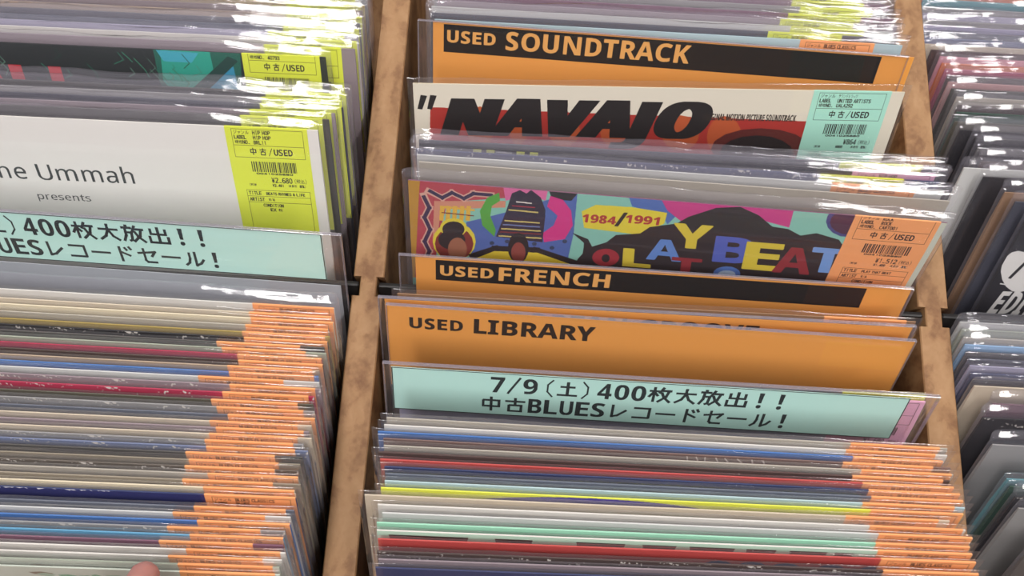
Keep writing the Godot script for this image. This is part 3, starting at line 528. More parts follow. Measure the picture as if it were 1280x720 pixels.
func tag(o: Node3D, label: String, category: String, group := "") -> void:
	o.set_meta("label", label)
	o.set_meta("category", category)
	if group:
		o.set_meta("group", group)


func thing(called: String, label: String, category: String, where: Transform3D, group := "") -> Node3D:
	var o := Node3D.new()
	o.name = numbered(called)
	add_child(o)
	o.transform = where
	tag(o, label, category, group)
	return o


func part(called: String, mesh: Mesh, mats, parent: Node3D, at := Transform3D()) -> MeshInstance3D:
	var o := MeshInstance3D.new()
	o.name = called
	o.mesh = mesh
	if mats is Array:
		for i in mats.size():
			o.set_surface_override_material(i, mats[i])
	else:
		o.material_override = mats
	o.transform = at
	parent.add_child(o, true)
	return o


func structure(called: String, mesh: Mesh, mat: Material, at: Transform3D, label: String, category: String) -> MeshInstance3D:
	var o := part(called, mesh, mat, self, at)
	o.set_meta("kind", "structure")
	o.set_meta("label", label)
	o.set_meta("category", category)
	return o


func plain(hex: String, rough := 0.6, metal := 0.0) -> StandardMaterial3D:
	var key := "%s/%s/%s" % [hex, rough, metal]
	if not materials.has(key):
		var m := StandardMaterial3D.new()
		m.albedo_color = Color(hex)
		m.roughness = rough
		m.metallic = metal
		materials[key] = m
	return materials[key]


func clear(hex: String, alpha: float, rough: float) -> StandardMaterial3D:
	var m := StandardMaterial3D.new()
	m.albedo_color = Color(Color(hex), alpha)
	m.transparency = BaseMaterial3D.TRANSPARENCY_ALPHA
	m.cull_mode = BaseMaterial3D.CULL_DISABLED
	m.roughness = rough
	return m


func quad(st: SurfaceTool, a: Vector3, b: Vector3, c: Vector3, d: Vector3) -> void:
	# corners clockwise as seen from outside
	for p in [a, b, c, a, c, d]:
		st.add_vertex(p)


func block(w: float, h: float, d: float, ch := 0.0015, low := Vector3.ZERO) -> ArrayMesh:
	# a box with chamfered edges; low = its centre
	var st := SurfaceTool.new()
	st.begin(Mesh.PRIMITIVE_TRIANGLES)
	st.set_smooth_group(-1)
	var e := Vector3(w, h, d) / 2.0
	var corners := PackedVector3Array()
	for sx in [-1, 1]:
		for sy in [-1, 1]:
			for sz in [-1, 1]:
				var s := Vector3(sx, sy, sz)
				corners.append((e - Vector3(0, ch, ch)) * s + low)
				corners.append((e - Vector3(ch, 0, ch)) * s + low)
				corners.append((e - Vector3(ch, ch, 0)) * s + low)
	# faces from the hull of the corner points, axis by axis
	var at := func(sx: int, sy: int, sz: int, axis: int) -> Vector3: return corners[((1 if sx > 0 else 0) * 4 + (1 if sy > 0 else 0) * 2 + (1 if sz > 0 else 0)) * 3 + axis]
	for s in [-1, 1]:
		hull(st, [at.call(s, -1, -1, 0), at.call(s, 1, -1, 0), at.call(s, 1, 1, 0), at.call(s, -1, 1, 0)], low)
		hull(st, [at.call(-1, s, -1, 1), at.call(1, s, -1, 1), at.call(1, s, 1, 1), at.call(-1, s, 1, 1)], low)
		hull(st, [at.call(-1, -1, s, 2), at.call(1, -1, s, 2), at.call(1, 1, s, 2), at.call(-1, 1, s, 2)], low)
		for t in [-1, 1]:
			hull(st, [at.call(s, t, -1, 0), at.call(s, t, 1, 0), at.call(s, t, 1, 1), at.call(s, t, -1, 1)], low)
			hull(st, [at.call(s, -1, t, 0), at.call(s, 1, t, 0), at.call(s, 1, t, 2), at.call(s, -1, t, 2)], low)
			hull(st, [at.call(-1, s, t, 1), at.call(1, s, t, 1), at.call(1, s, t, 2), at.call(-1, s, t, 2)], low)
			for u in [-1, 1]:
				hull(st, [at.call(s, t, u, 0), at.call(s, t, u, 1), at.call(s, t, u, 2)], low)
	st.generate_normals()
	return st.commit()


func hull(st: SurfaceTool, p: Array, centre: Vector3) -> void:
	var n: Vector3 = (p[1] - p[0]).cross(p[2] - p[0])
	if n.dot(p[0] - centre) > 0.0:
		p.reverse()
	for i in range(1, p.size() - 1):
		st.add_vertex(p[0])
		st.add_vertex(p[i])
		st.add_vertex(p[i + 1])


# ---------- flat print: sheets filled by scan lines ----------

func fill(im: Image, pts: PackedVector2Array, colour: Color) -> void:
	var lo := 1e9
	var hi := -1e9
	for p in pts:
		lo = minf(lo, p.y)
		hi = maxf(hi, p.y)
	var n := pts.size()
	var wide := im.get_width()
	for y in range(maxi(0, int(ceil(lo - 0.5))), mini(im.get_height(), int(floor(hi - 0.5)) + 1)):
		var cy := y + 0.5
		var xs := []
		for i in n:
			var a := pts[i]
			var b := pts[(i + 1) % n]
			if (a.y <= cy) != (b.y <= cy):
				xs.append(a.x + (cy - a.y) / (b.y - a.y) * (b.x - a.x))
		xs.sort()
		for k in range(0, xs.size() - 1, 2):
			var x0 := maxi(0, int(ceil(xs[k] - 0.5)))
			var x1 := mini(wide, int(ceil(xs[k + 1] - 0.5)))
			if x1 > x0:
				im.fill_rect(Rect2i(x0, y, x1 - x0, 1), colour)


func stroke(im: Image, pts: PackedVector2Array, w: float, colour: Color, square := false) -> void:
	for i in pts.size() - 1:
		var a := pts[i]
		var b := pts[i + 1]
		var d := (b - a).normalized()
		var n := Vector2(-d.y, d.x) * w / 2.0
		var ea := d * (w * 0.5 if i > 0 or not square else w * 0.12)
		var eb := d * (w * 0.5 if i < pts.size() - 2 or not square else w * 0.12)
		fill(im, PackedVector2Array([a - ea + n, b + eb + n, b + eb - n, a - ea - n]), colour)


func glyphs(s: String, font: int) -> PackedVector2Array:
	# the triangles of a line of lettering, y down
	var m := TextMesh.new()
	m.text = s
	m.font = fonts[font]
	m.font_size = 64
	m.pixel_size = 1.0 / 64.0
	m.depth = 0.0
	m.curve_step = 1.5
	var arrays := m.get_mesh_arrays()
	var out := PackedVector2Array()
	if arrays.is_empty() or arrays[Mesh.ARRAY_VERTEX] == null:
		return out
	var v: PackedVector3Array = arrays[Mesh.ARRAY_VERTEX]
	var index = arrays[Mesh.ARRAY_INDEX]
	if index == null:
		for p in v:
			out.append(Vector2(p.x, -p.y))
	else:
		for i in index:
			out.append(Vector2(v[i].x, -v[i].y))
	return out


func lettering(im: Image, k: float, s: String, box: Rect2, colour: Color, font := 0, shear := 0.0, bold := 0.0) -> void:
	var t := glyphs(s, font)
	if t.is_empty():
		return
	var r := Rect2(t[0], Vector2.ZERO)
	for p in t:
		r = r.expand(p)
	var f := box.size / Vector2(maxf(r.size.x, 1e-4), maxf(r.size.y, 1e-4))
	var q := PackedVector2Array()
	for p in t:
		var o := box.position + (p - r.position) * f
		o.x += (box.end.y - o.y) * shear
		q.append(o * k)
	var offsets := [Vector2.ZERO] if bold <= 0.0 else [Vector2.ZERO, Vector2(1, 0), Vector2(-1, 0), Vector2(0, 1), Vector2(0, -1), Vector2(0.7, 0.7), Vector2(-0.7, 0.7), Vector2(0.7, -0.7), Vector2(-0.7, -0.7)]
	if bold < 0.0:
		offsets = []
		for i in 13:
			offsets.append(Vector2(i / 6.0 - 1.0, 0))
	for off in offsets:
		var d: Vector2 = off * absf(bold) * k * 0.5
		for i in range(0, q.size(), 3):
			fill(im, PackedVector2Array([q[i] + d, q[i + 1] + d, q[i + 2] + d]), colour)


func character(im: Image, k: float, c: String, box: Rect2, colour: Color, weight: float) -> void:
	for line in KANJI[c].split("|"):
		var pts := PackedVector2Array()
		for p in line.split(" "):
			var xy: PackedFloat64Array = p.split_floats(",")
			pts.append((box.position + Vector2(xy[0], xy[1]) / 100.0 * box.size) * k)
		stroke(im, pts, weight * box.size.x * k, colour, true)


func mixed(im: Image, k: float, s: String, box: Rect2, colour: Color, weight := 0.09, font := 0) -> void:
	# a line that mixes Japanese characters (square fields) and Latin ones
	var widths := []
	var total := 0.0
	for c in s:
		var w := 1.0
		if not KANJI.has(c):
			w = {"（": 0.62, "）": 0.62, "！": 0.8, "/": 0.62, " ": 0.4}.get(c, 0.66)
		widths.append(w)
		total += w
	var cell := box.size.x / total
	var x := box.position.x
	var i := 0
	for c in s:
		var w: float = widths[i] * cell
		i += 1
		var h := box.size.y
		if KANJI.has(c):
			character(im, k, c, Rect2(x + 0.04 * cell, box.position.y - h * 0.02, cell * 0.92, h * 1.04), colour, weight)
		elif c == "（":
			stroke(im, PackedVector2Array([Vector2(x + w * 0.85, box.position.y) * k, Vector2(x + w * 0.55, box.position.y + h * 0.3) * k, Vector2(x + w * 0.55, box.position.y + h * 0.75) * k, Vector2(x + w * 0.85, box.position.y + h * 1.05) * k]), 0.07 * cell * k, colour)
		elif c == "）":
			stroke(im, PackedVector2Array([Vector2(x + w * 0.15, box.position.y) * k, Vector2(x + w * 0.45, box.position.y + h * 0.3) * k, Vector2(x + w * 0.45, box.position.y + h * 0.75) * k, Vector2(x + w * 0.15, box.position.y + h * 1.05) * k]), 0.07 * cell * k, colour)
		elif c == "！":
			lettering(im, k, "!", Rect2(x + w * 0.38, box.position.y, w * 0.24, h), colour, font)
		elif c == "/":
			stroke(im, PackedVector2Array([Vector2(x + w * 0.15, box.position.y + h) * k, Vector2(x + w * 0.85, box.position.y) * k]), 0.09 * cell * k, colour)
		elif c in "-・.,:":
			stroke(im, PackedVector2Array([Vector2(x + w * 0.3, box.position.y + h * (0.5 if c in "-・" else 0.9)) * k, Vector2(x + w * 0.7, box.position.y + h * (0.5 if c in "-・" else 0.95)) * k]), 0.14 * cell * k, colour)
		elif c != " ":
			var narrow := 0.3 if c in "1I" and font == 1 else 0.0
			lettering(im, k, c, Rect2(x + w * (0.08 + narrow), box.position.y, w * (0.84 - 2.0 * narrow), h), colour, font, 0.0, 0.22 if font == 1 else 0.0)
		x += w


func frame_lines(im: Image, k: float, r: Rect2, colour: Color, w := 0.25) -> void:
	for e in [[r.position, Vector2(r.end.x, r.position.y)], [Vector2(r.end.x, r.position.y), r.end], [r.end, Vector2(r.position.x, r.end.y)], [Vector2(r.position.x, r.end.y), r.position]]:
		stroke(im, PackedVector2Array([e[0] * k, e[1] * k]), w * k, colour)


func print_sheet(ops: Array, wide: float, high: float, k: float) -> ImageTexture:
	var im := Image.create(int(wide * k), int(high * k), false, Image.FORMAT_RGB8)
	for op in ops:
		var colour := Color(op[1])
		match op[0]:
			"p":
				fill(im, points(op[2], k), colour)
			"l":
				stroke(im, points(op[3], k), op[2] * k, colour)
			"t":
				lettering(im, k, op[2], Rect2(op[3], op[4], op[5] - op[3], op[6] - op[4]), colour, op[7], op[8], op[9])
			"m":
				mixed(im, k, op[2], Rect2(op[3], op[4], op[5] - op[3], op[6] - op[4]), colour, op[7])
	return ImageTexture.create_from_image(im)


func points(flat: Array, k: float) -> PackedVector2Array:
	var out := PackedVector2Array()
	for i in range(0, flat.size(), 2):
		out.append(Vector2(flat[i], flat[i + 1]) * k)
	return out


func tag_print(lines: Array, price: String, net: String, title: String, artist: String, seed_value: int, up := 0.0) -> ImageTexture:
	# the price slip: 50 by 72 mm, dark print on white (the paper colour comes from the material)
	var k := 9.0
	var im := Image.create(450, 648, false, Image.FORMAT_RGB8)
	im.fill(Color.WHITE)
	var ink := Color("#2a2420")
	var rng := RandomNumberGenerator.new()
	rng.seed = seed_value
	frame_lines(im, k, Rect2(4, 1.2, 43, 16.8), ink)
	stroke(im, PackedVector2Array([Vector2(4, 10.8) * k, Vector2(47, 10.8) * k]), 0.25 * k, ink)
	mixed(im, k, "ジャンル", Rect2(5, 1.9, 9.5, 2.2), ink, 0.1, 1)
	mixed(im, k, lines[0], Rect2(16.5, 1.9, 1.55 * lines[0].length(), 2.2), ink, 0.1, 1)
	mixed(im, k, "LABEL", Rect2(5, 4.9, 7.5, 2.1), ink, 0.1, 1)
	mixed(im, k, lines[1], Rect2(16.5, 4.9, 1.55 * lines[1].length(), 2.1), ink, 0.1, 1)
	mixed(im, k, "規格NO.", Rect2(5, 7.8, 9.5, 2.1), ink, 0.1, 1)
	mixed(im, k, lines[2], Rect2(16.5, 7.8, 1.55 * lines[2].length(), 2.1), ink, 0.1, 1)
	character(im, k, "中", Rect2(13.2, 12.0, 4.4, 4.5), ink, 0.135)
	character(im, k, "古", Rect2(19.2, 12.0, 4.4, 4.5), ink, 0.135)
	stroke(im, PackedVector2Array([Vector2(25, 16.6) * k, Vector2(27, 12.2) * k]), 0.4 * k, ink)
	lettering(im, k, "USED", Rect2(28.2, 12.6, 11.2, 3.6), ink, 1, 0.0, 0.35)
	var x := 13.0
	while x < 41.0:
		var w := rng.randf_range(0.3, 0.9)
		fill(im, PackedVector2Array([Vector2(x, 20.5) * k, Vector2(x + w, 20.5) * k, Vector2(x + w, 27.0) * k, Vector2(x, 27.0) * k]), ink)
		x += w + rng.randf_range(0.3, 0.8)
	mixed(im, k, "0041025880", Rect2(15, 27.5, 23, 1.1), ink, 0.1, 1)
	mixed(im, k, price, Rect2(42.0 - 2.2 * price.length() - 5.0, 30.4, 2.2 * price.length(), 3.3), ink, 0.1, 1)
	mixed(im, k, "（税込）", Rect2(37.6, 30.8, 9.0, 2.7), ink, 0.09, 1)
	mixed(im, k, "（税抜", Rect2(9, 34.6, 5.0, 1.6), ink, 0.1, 1)
	mixed(im, k, net, Rect2(24, 34.6, 1.2 * net.length(), 1.6), ink, 0.1, 1)
	mixed(im, k, "消費税", Rect2(34, 34.6, 5.4, 1.6), ink, 0.1, 1)
	mixed(im, k, "8%）", Rect2(41, 34.6, 4.5, 1.6), ink, 0.1, 1)
	frame_lines(im, k, Rect2(7, 39, 40, 30), ink)
	stroke(im, PackedVector2Array([Vector2(7, 43) * k, Vector2(47, 43) * k]), 0.25 * k, ink)
	stroke(im, PackedVector2Array([Vector2(7, 47) * k, Vector2(47, 47) * k]), 0.25 * k, ink)
	mixed(im, k, "TITLE", Rect2(8, 39.9, 8, 2.1), ink, 0.1, 1)
	mixed(im, k, title, Rect2(19, 40.2, 1.3 * title.length(), 1.7), ink, 0.1, 1)
	mixed(im, k, "ARTIST", Rect2(8, 44, 9.5, 2.1), ink, 0.1, 1)
	mixed(im, k, artist, Rect2(20, 44.2, 1.3 * artist.length(), 1.7), ink, 0.1, 1)
	mixed(im, k, "CONDITION", Rect2(16, 48, 13, 1.9), ink, 0.1, 1)
	mixed(im, k, "EX 枚", Rect2(20, 51, 8, 1.9), ink, 0.1, 1)
	if up > 0.0:
		# the slip hangs over the edge with its first lines out of sight
		var moved := Image.create(450, 648, false, Image.FORMAT_RGB8)
		moved.fill(Color.WHITE)
		moved.blit_rect(im, Rect2i(0, int(up * k), 450, 648 - int(up * k)), Vector2i.ZERO)
		im = moved
	return ImageTexture.create_from_image(im)


# ---------- materials ----------

func wood_texture(seed_value: int, base: Color, dark: Color, pale: Color) -> ImageTexture:
	var n := 640
	var im := Image.create(n, n, false, Image.FORMAT_RGB8)
	var big := FastNoiseLite.new()
	big.seed = seed_value
	big.frequency = 0.026
	big.domain_warp_enabled = true
	big.domain_warp_amplitude = 34.0
	big.domain_warp_frequency = 0.012
	var fine := FastNoiseLite.new()
	fine.seed = seed_value + 1
	fine.frequency = 0.09
	var knots := FastNoiseLite.new()
	knots.seed = seed_value + 2
	knots.noise_type = FastNoiseLite.TYPE_CELLULAR
	knots.frequency = 0.022
	for y in n:
		for x in n:
			var b := big.get_noise_2d(x, y * 0.55)
			var f := fine.get_noise_2d(x, y)
			var k := knots.get_noise_2d(x, y)
			var c := base.lerp(dark, clampf(b * 0.95 + 0.06 + f * 0.3, 0.0, 0.8))
			c = c.lerp(pale, clampf(-b * 0.9 + f * 0.25, 0.0, 0.6))
			if k < -0.84:
				c = c.lerp(dark, clampf((-0.84 - k) * 9.0, 0.0, 0.8) * clampf(0.7 + 1.2 * f, 0.0, 1.0))
			im.set_pixel(x, y, c)
	return ImageTexture.create_from_image(im)


func wood() -> StandardMaterial3D:
	var m := StandardMaterial3D.new()
	m.albedo_texture = wood_texture(11, Color("#916e4c"), Color("#65442c"), Color("#a4825f"))
	m.uv1_triplanar = true
	m.uv1_world_triplanar = true
	m.uv1_scale = Vector3(3.1, 3.1, 3.1)
	m.roughness = 0.55
	m.metallic_specular = 0.35
	return m


func wear_texture(seed_value: int) -> ImageTexture:
	# worn paper showing in flecks along the mouth of a jacket, and faint rubbing below
	var w := 1024
	var h := 256
	var im := Image.create(w, h, false, Image.FORMAT_RGB8)
	var a := FastNoiseLite.new()
	a.seed = seed_value
	a.frequency = 0.03
	var b := FastNoiseLite.new()
	b.seed = seed_value + 5
	b.frequency = 0.11
	for y in h:
		for x in w:
			var f := a.get_noise_2d(x * 0.6, y * 2.0) * 0.6 + b.get_noise_2d(x, y) * 0.55
			var edge := 0.30 if y < 6 else (0.42 if y < 16 else 0.62)
			im.set_pixel(x, y, Color(1, 1, 1) if f > edge else Color(0, 0, 0))
	return ImageTexture.create_from_image(im)


func cover(colour: String, art: String) -> StandardMaterial3D:
	var key := "cover/%s/%s" % [colour, art]
	if materials.has(key):
		return materials[key]
	var m := StandardMaterial3D.new()
	m.roughness = 0.4
	if PRINTS.has(art):
		m.albedo_texture = print_sheet(PRINTS[art], 314.0, 110.0, 4.6)
		m.texture_repeat = false
	else:
		m.albedo_color = Color(PALETTE[colour])
		if art == "wear":
			m.detail_enabled = true
			m.detail_blend_mode = BaseMaterial3D.BLEND_MODE_MIX
			m.detail_albedo = papers["fleck_colour"]
			m.detail_mask = papers["fleck_%d" % (counts.size() % 2)]
	materials[key] = m
	return m


func tag_paper(colour: String, which: String) -> StandardMaterial3D:
	var key := "tag/%s/%s" % [colour, which]
	if not materials.has(key):
		var m := StandardMaterial3D.new()
		m.albedo_color = Color(TAGS[colour])
		m.albedo_texture = papers[which]
		m.roughness = 0.7
		m.texture_repeat = false
		materials[key] = m
	return materials[key]


# ---------- shapes of a bagged record ----------

func slab(w: float, h: float, t: float, ch: float, art_high: float) -> ArrayMesh:
	# a flat sleeve standing on its lower edge: surface 0 is its printed front, surface 1 the rest
	var x := w / 2.0
	var z := t / 2.0
	var loops := []
	for l in [[ch, z], [0.0, z - ch], [0.0, -z + ch], [ch, -z]]:
		var i: float = l[0]
		loops.append([Vector3(-x + i, i, l[1]), Vector3(x - i, i, l[1]), Vector3(x - i, h - i, l[1]), Vector3(-x + i, h - i, l[1])])
	var st := SurfaceTool.new()
	st.begin(Mesh.PRIMITIVE_TRIANGLES)
	st.set_smooth_group(-1)
	var f: Array = loops[0]
	for p in [f[0], f[3], f[2], f[0], f[2], f[1]]:
		st.set_uv(Vector2((p.x + x) / w, (h - p.y) / art_high))
		st.add_vertex(p)
	st.generate_normals()
	var mesh := st.commit()
	st = SurfaceTool.new()
	st.begin(Mesh.PRIMITIVE_TRIANGLES)
	st.set_smooth_group(-1)
	for k in 3:
		for i in 4:
			var j := (i + 1) % 4
			st.set_uv(Vector2.ZERO)
			quad(st, loops[k][i], loops[k][j], loops[k + 1][j], loops[k + 1][i])
	f = loops[3]
	quad(st, f[0], f[1], f[2], f[3])
	st.generate_normals()
	return st.commit(mesh)


func jacket_mesh() -> ArrayMesh:
	# a record jacket standing on its lower edge: full thickness over the disc, thinner towards its mouth
	var h := SIDE
	var x := SIDE / 2.0
	var y := h - NECK
	var sec := [Vector2(0, FAT), Vector2(y, FAT), Vector2(h, LIP), Vector2(h, -LIP), Vector2(y, -FAT), Vector2(0, -FAT)]
	var st := SurfaceTool.new()
	st.begin(Mesh.PRIMITIVE_TRIANGLES)
	st.set_smooth_group(-1)
	for k in 2:
		var a: Vector2 = sec[k]
		var b: Vector2 = sec[k + 1]
		var f := [Vector3(-x, a.x, a.y), Vector3(x, a.x, a.y), Vector3(x, b.x, b.y), Vector3(-x, b.x, b.y)]
		for p in [f[0], f[3], f[2], f[0], f[2], f[1]]:
			st.set_uv(Vector2((p.x + x) / SIDE, (h - p.y) / 0.110))
			st.add_vertex(p)
	st.generate_normals()
	var mesh := st.commit()
	st = SurfaceTool.new()
	st.begin(Mesh.PRIMITIVE_TRIANGLES)
	st.set_smooth_group(-1)
	for k in range(2, 6):
		var a: Vector2 = sec[k]
		var b: Vector2 = sec[(k + 1) % 6]
		quad(st, Vector3(-x, a.x, a.y), Vector3(-x, b.x, b.y), Vector3(x, b.x, b.y), Vector3(x, a.x, a.y))
	for s in [-1, 1]:
		for t in [[0, 1, 4, 5], [1, 2, 3, 4]]:
			var p := []
			for q in t:
				p.append(Vector3(s * x, sec[q].x, sec[q].y))
			hull(st, p, Vector3(0, (p[0].y + p[2].y) / 2.0, 0))
	st.generate_normals()
	return st.commit(mesh)


func bag_mesh(seed_value: int, crinkle: float, arch: float, bend: float, nx: int) -> ArrayMesh:
	# clear outer sleeve: a front and a back sheet that meet at the sides, closed over the top by a soft fold
	var n1 := FastNoiseLite.new()
	n1.seed = seed_value
	n1.frequency = 1.0
	var n2 := FastNoiseLite.new()
	n2.seed = seed_value + 31
	n2.frequency = 1.0
	var half := 0.1605
	var path := []   # [y, z, side, weight of the creases]
	for y in [-0.001, 0.1, 0.2, 0.25, 0.275, SIDE - NECK, 0.3, 0.307, 0.313]:
		path.append([y, lerpf(FAT, LIP, clampf((y - SIDE + NECK) / NECK, 0.0, 1.0)) + 0.0003, 1.0, clampf((y - 0.2) / 0.11, 0.12, 1.0)])
	var lip := LIP + 0.0003
	if bend > 0.0:
		# loose mouth: stands up past the jacket and droops over the one behind
		var rho := arch
		for i in range(0, 13):
			var a := bend * i / 12.0
			path.append([SIDE + 0.0012 + rho * sin(a), lip - rho * (1.0 - cos(a)), 0.6, 1.0])
		var e: Array = path.back()
		path.append([e[0] + 0.0018 * cos(bend), e[1] - 0.0018 * sin(bend), 0.5, 1.0])
		path.append([e[0] + 0.0018 * cos(bend) - 0.0005, e[1] - 0.0018 * sin(bend) - 0.0004, -0.5, 1.0])
		for i in range(6, -1, -2):
			var a := bend * i / 7.0
			path.append([SIDE + 0.0006 + (rho - 0.0007) * sin(a), -lip - rho * (1.0 - cos(a)), -0.6, 1.0])
	else:
		for i in range(1, 8):
			var a := PI * i / 8.0
			path.append([SIDE + arch * sin(a), lip * cos(a), 0.6 * signf(cos(a) + 0.01), 1.0])
	for y in [0.309, 0.3, SIDE - NECK, 0.2, 0.1, -0.001]:
		path.append([y, -lerpf(FAT, LIP, clampf((y - SIDE + NECK) / NECK, 0.0, 1.0)) - 0.0003, -1.0, 0.3])
	var rows := path.size()
	var along := [0.0]
	for i in range(1, rows):
		along.append(along[i - 1] + Vector2(path[i][0] - path[i - 1][0], path[i][1] - path[i - 1][1]).length())
	var v := PackedVector3Array()
	for i in nx + 1:
		var u := 2.0 * i / nx - 1.0
		u = signf(u) * (1.0 - pow(1.0 - absf(u), 1.25))
		var x := u * half
		var close := clampf((half - absf(x)) / 0.005, 0.0, 1.0)
		close = sqrt(close)
		var corner := 1.0 + 1.6 * clampf((absf(x) - 0.135) / 0.025, 0.0, 1.0)
		var swell := n1.get_noise_1d(x * 9.0)
		for k in rows:
			var r: Array = path[k]
			var y: float = r[0]
			var z: float = r[1] * close
			var w: float = r[3]
			var over := maxf(y - SIDE, 0.0)
			var q: float = along[k]
			var f := n1.get_noise_2d(x * 5.0, q * 90.0) + 0.42 * n2.get_noise_2d(x * 9.0 + q * 20.0, q * 290.0) + 0.13 * corner * n2.get_noise_2d(x * 30.0 + q * 40.0, q * 140.0 + 50.0)
			if over > 0.0:
				y = SIDE + over * (1.0 + 0.4 * swell + 0.08 * n2.get_noise_1d(x * 24.0) * corner)
				z += f * crinkle * w * minf(1.0, over / 0.002)
			else:
				z += signf(r[2]) * absf(f) * crinkle * 0.5 * w * close
			v.append(Vector3(x, y, z))
	var index := PackedInt32Array()
	for i in nx:
		for j in rows - 1:
			var a := i * rows + j
			var b := a + rows
			index.append_array([a, a + 1, b + 1, a, b + 1, b])
	var arrays := []
	arrays.resize(Mesh.ARRAY_MAX)
	arrays[Mesh.ARRAY_VERTEX] = v
	arrays[Mesh.ARRAY_INDEX] = index
	var rough := ArrayMesh.new()
	rough.add_surface_from_arrays(Mesh.PRIMITIVE_TRIANGLES, arrays)
	var st := SurfaceTool.new()
	st.create_from(rough, 0)
	st.generate_normals()
	return st.commit()


func tag_mesh() -> ArrayMesh:
	# a paper slip hung over the mouth of the jacket: the printed face in front, a tongue over the top edge
	var high := 0.082
	var x := 0.025
	var g := 0.00014
	var top := SIDE + g
	var st := SurfaceTool.new()
	st.begin(Mesh.PRIMITIVE_TRIANGLES)
	st.set_smooth_group(-1)
	var sec := [Vector2(top - high, FAT + g), Vector2(SIDE - NECK, FAT + g), Vector2(top, LIP + g)]
	for k in 2:
		for p in [[-1, 0], [-1, 1], [1, 1], [-1, 0], [1, 1], [1, 0]]:
			var e: Vector2 = sec[k + p[1]]
			st.set_uv(Vector2(p[0] * 0.5 + 0.5, (top - e.x) / high))
			st.add_vertex(Vector3(p[0] * x, e.x, e.y))
	st.set_uv(Vector2(0.01, 0.003))
	quad(st, Vector3(-x, top, LIP + g), Vector3(-x, top, -LIP - g), Vector3(x, top, -LIP - g), Vector3(x, top, LIP + g))
	quad(st, Vector3(-x, top, -LIP - g), Vector3(-x, top - 0.02, -FAT - g), Vector3(x, top - 0.02, -FAT - g), Vector3(x, top, -LIP - g))
	st.generate_normals()
	return st.commit()


# ---------- the hand at the lower border ----------

func hand_mesh(bones: Array, cell: float) -> ArrayMesh:
	# distance to tapered capsules, joined by a smooth minimum and meshed as surface nets
	var box := AABB(bones[0][0], Vector3.ZERO)
	for b in bones:
		for i in 2:
			var r: float = b[2 + i] + cell * 3.0
			box = box.merge(AABB(b[i] - Vector3.ONE * r, Vector3.ONE * r * 2.0))
	var nx := int(box.size.x / cell) + 2
	var ny := int(box.size.y / cell) + 2
	var nz := int(box.size.z / cell) + 2
	var field := PackedFloat32Array()
	field.resize(nx * ny * nz)
	field.fill(1.0)
	for b in bones:
		var a: Vector3 = b[0]
		var c: Vector3 = b[1]
		var ac := c - a
		var reach: float = maxf(b[2], b[3]) + cell * 4.0
		var near := AABB(a, Vector3.ZERO).expand(c).grow(reach)
		var lo := Vector3i(((near.position - box.position) / cell).floor())
		var hi := Vector3i(((near.end - box.position) / cell).ceil())
		for z in range(maxi(lo.z, 0), mini(hi.z + 1, nz)):
			for y in range(maxi(lo.y, 0), mini(hi.y + 1, ny)):
				for x in range(maxi(lo.x, 0), mini(hi.x + 1, nx)):
					var p := box.position + Vector3(x, y, z) * cell
					var h := clampf((p - a).dot(ac) / maxf(ac.length_squared(), 1e-9), 0.0, 1.0)
					var d := p.distance_to(a + ac * h) - lerpf(b[2], b[3], h)
					var at := (z * ny + y) * nx + x
					var k: float = b[4]
					var e := field[at]
					var m := clampf(0.5 + 0.5 * (e - d) / k, 0.0, 1.0)
					field[at] = lerpf(e, d, m) - k * m * (1.0 - m) if absf(e - d) < k else minf(e, d)
	var ids := PackedInt32Array()
	ids.resize(nx * ny * nz)
	ids.fill(-1)
	var verts := PackedVector3Array()
	for z in nz - 1:
		for y in ny - 1:
			for x in nx - 1:
				var sum := Vector3.ZERO
				var hits := 0
				var c := []
				for o in 8:
					c.append(field[((z + (o >> 2)) * ny + y + ((o >> 1) & 1)) * nx + x + (o & 1)])
				for e in [[0, 1], [2, 3], [4, 5], [6, 7], [0, 2], [1, 3], [4, 6], [5, 7], [0, 4], [1, 5], [2, 6], [3, 7]]:
					var d0: float = c[e[0]]
					var d1: float = c[e[1]]
					if (d0 < 0.0) != (d1 < 0.0):
						var p0 := Vector3(e[0] & 1, (e[0] >> 1) & 1, e[0] >> 2)
						var p1 := Vector3(e[1] & 1, (e[1] >> 1) & 1, e[1] >> 2)
						sum += p0.lerp(p1, d0 / (d0 - d1))
						hits += 1
				if hits:
					ids[(z * ny + y) * nx + x] = verts.size()
					verts.append(box.position + (Vector3(x, y, z) + sum / hits) * cell)
	var index := PackedInt32Array()
	for z in range(1, nz - 1):
		for y in range(1, ny - 1):
			for x in range(1, nx - 1):
				var at := (z * ny + y) * nx + x
				var inside := field[at] < 0.0
				for axis in 3:
					var step: int = [1, nx, nx * ny][axis]
					if inside == (field[at + step] < 0.0):
						continue
					var s1: int = [nx, nx * ny, 1][axis]
					var s2: int = [nx * ny, 1, nx][axis]
					var q := [ids[at - s1 - s2], ids[at - s2], ids[at], ids[at - s1]]
					if q.min() < 0:
						continue
					if inside:
						q.reverse()
					index.append_array([q[0], q[1], q[2], q[0], q[2], q[3]])
	var arrays := []
	arrays.resize(Mesh.ARRAY_MAX)
	arrays[Mesh.ARRAY_VERTEX] = verts
	arrays[Mesh.ARRAY_INDEX] = index
	var rough := ArrayMesh.new()
	rough.add_surface_from_arrays(Mesh.PRIMITIVE_TRIANGLES, arrays)
	var st := SurfaceTool.new()
	st.create_from(rough, 0)
	st.generate_normals()
	return st.commit()


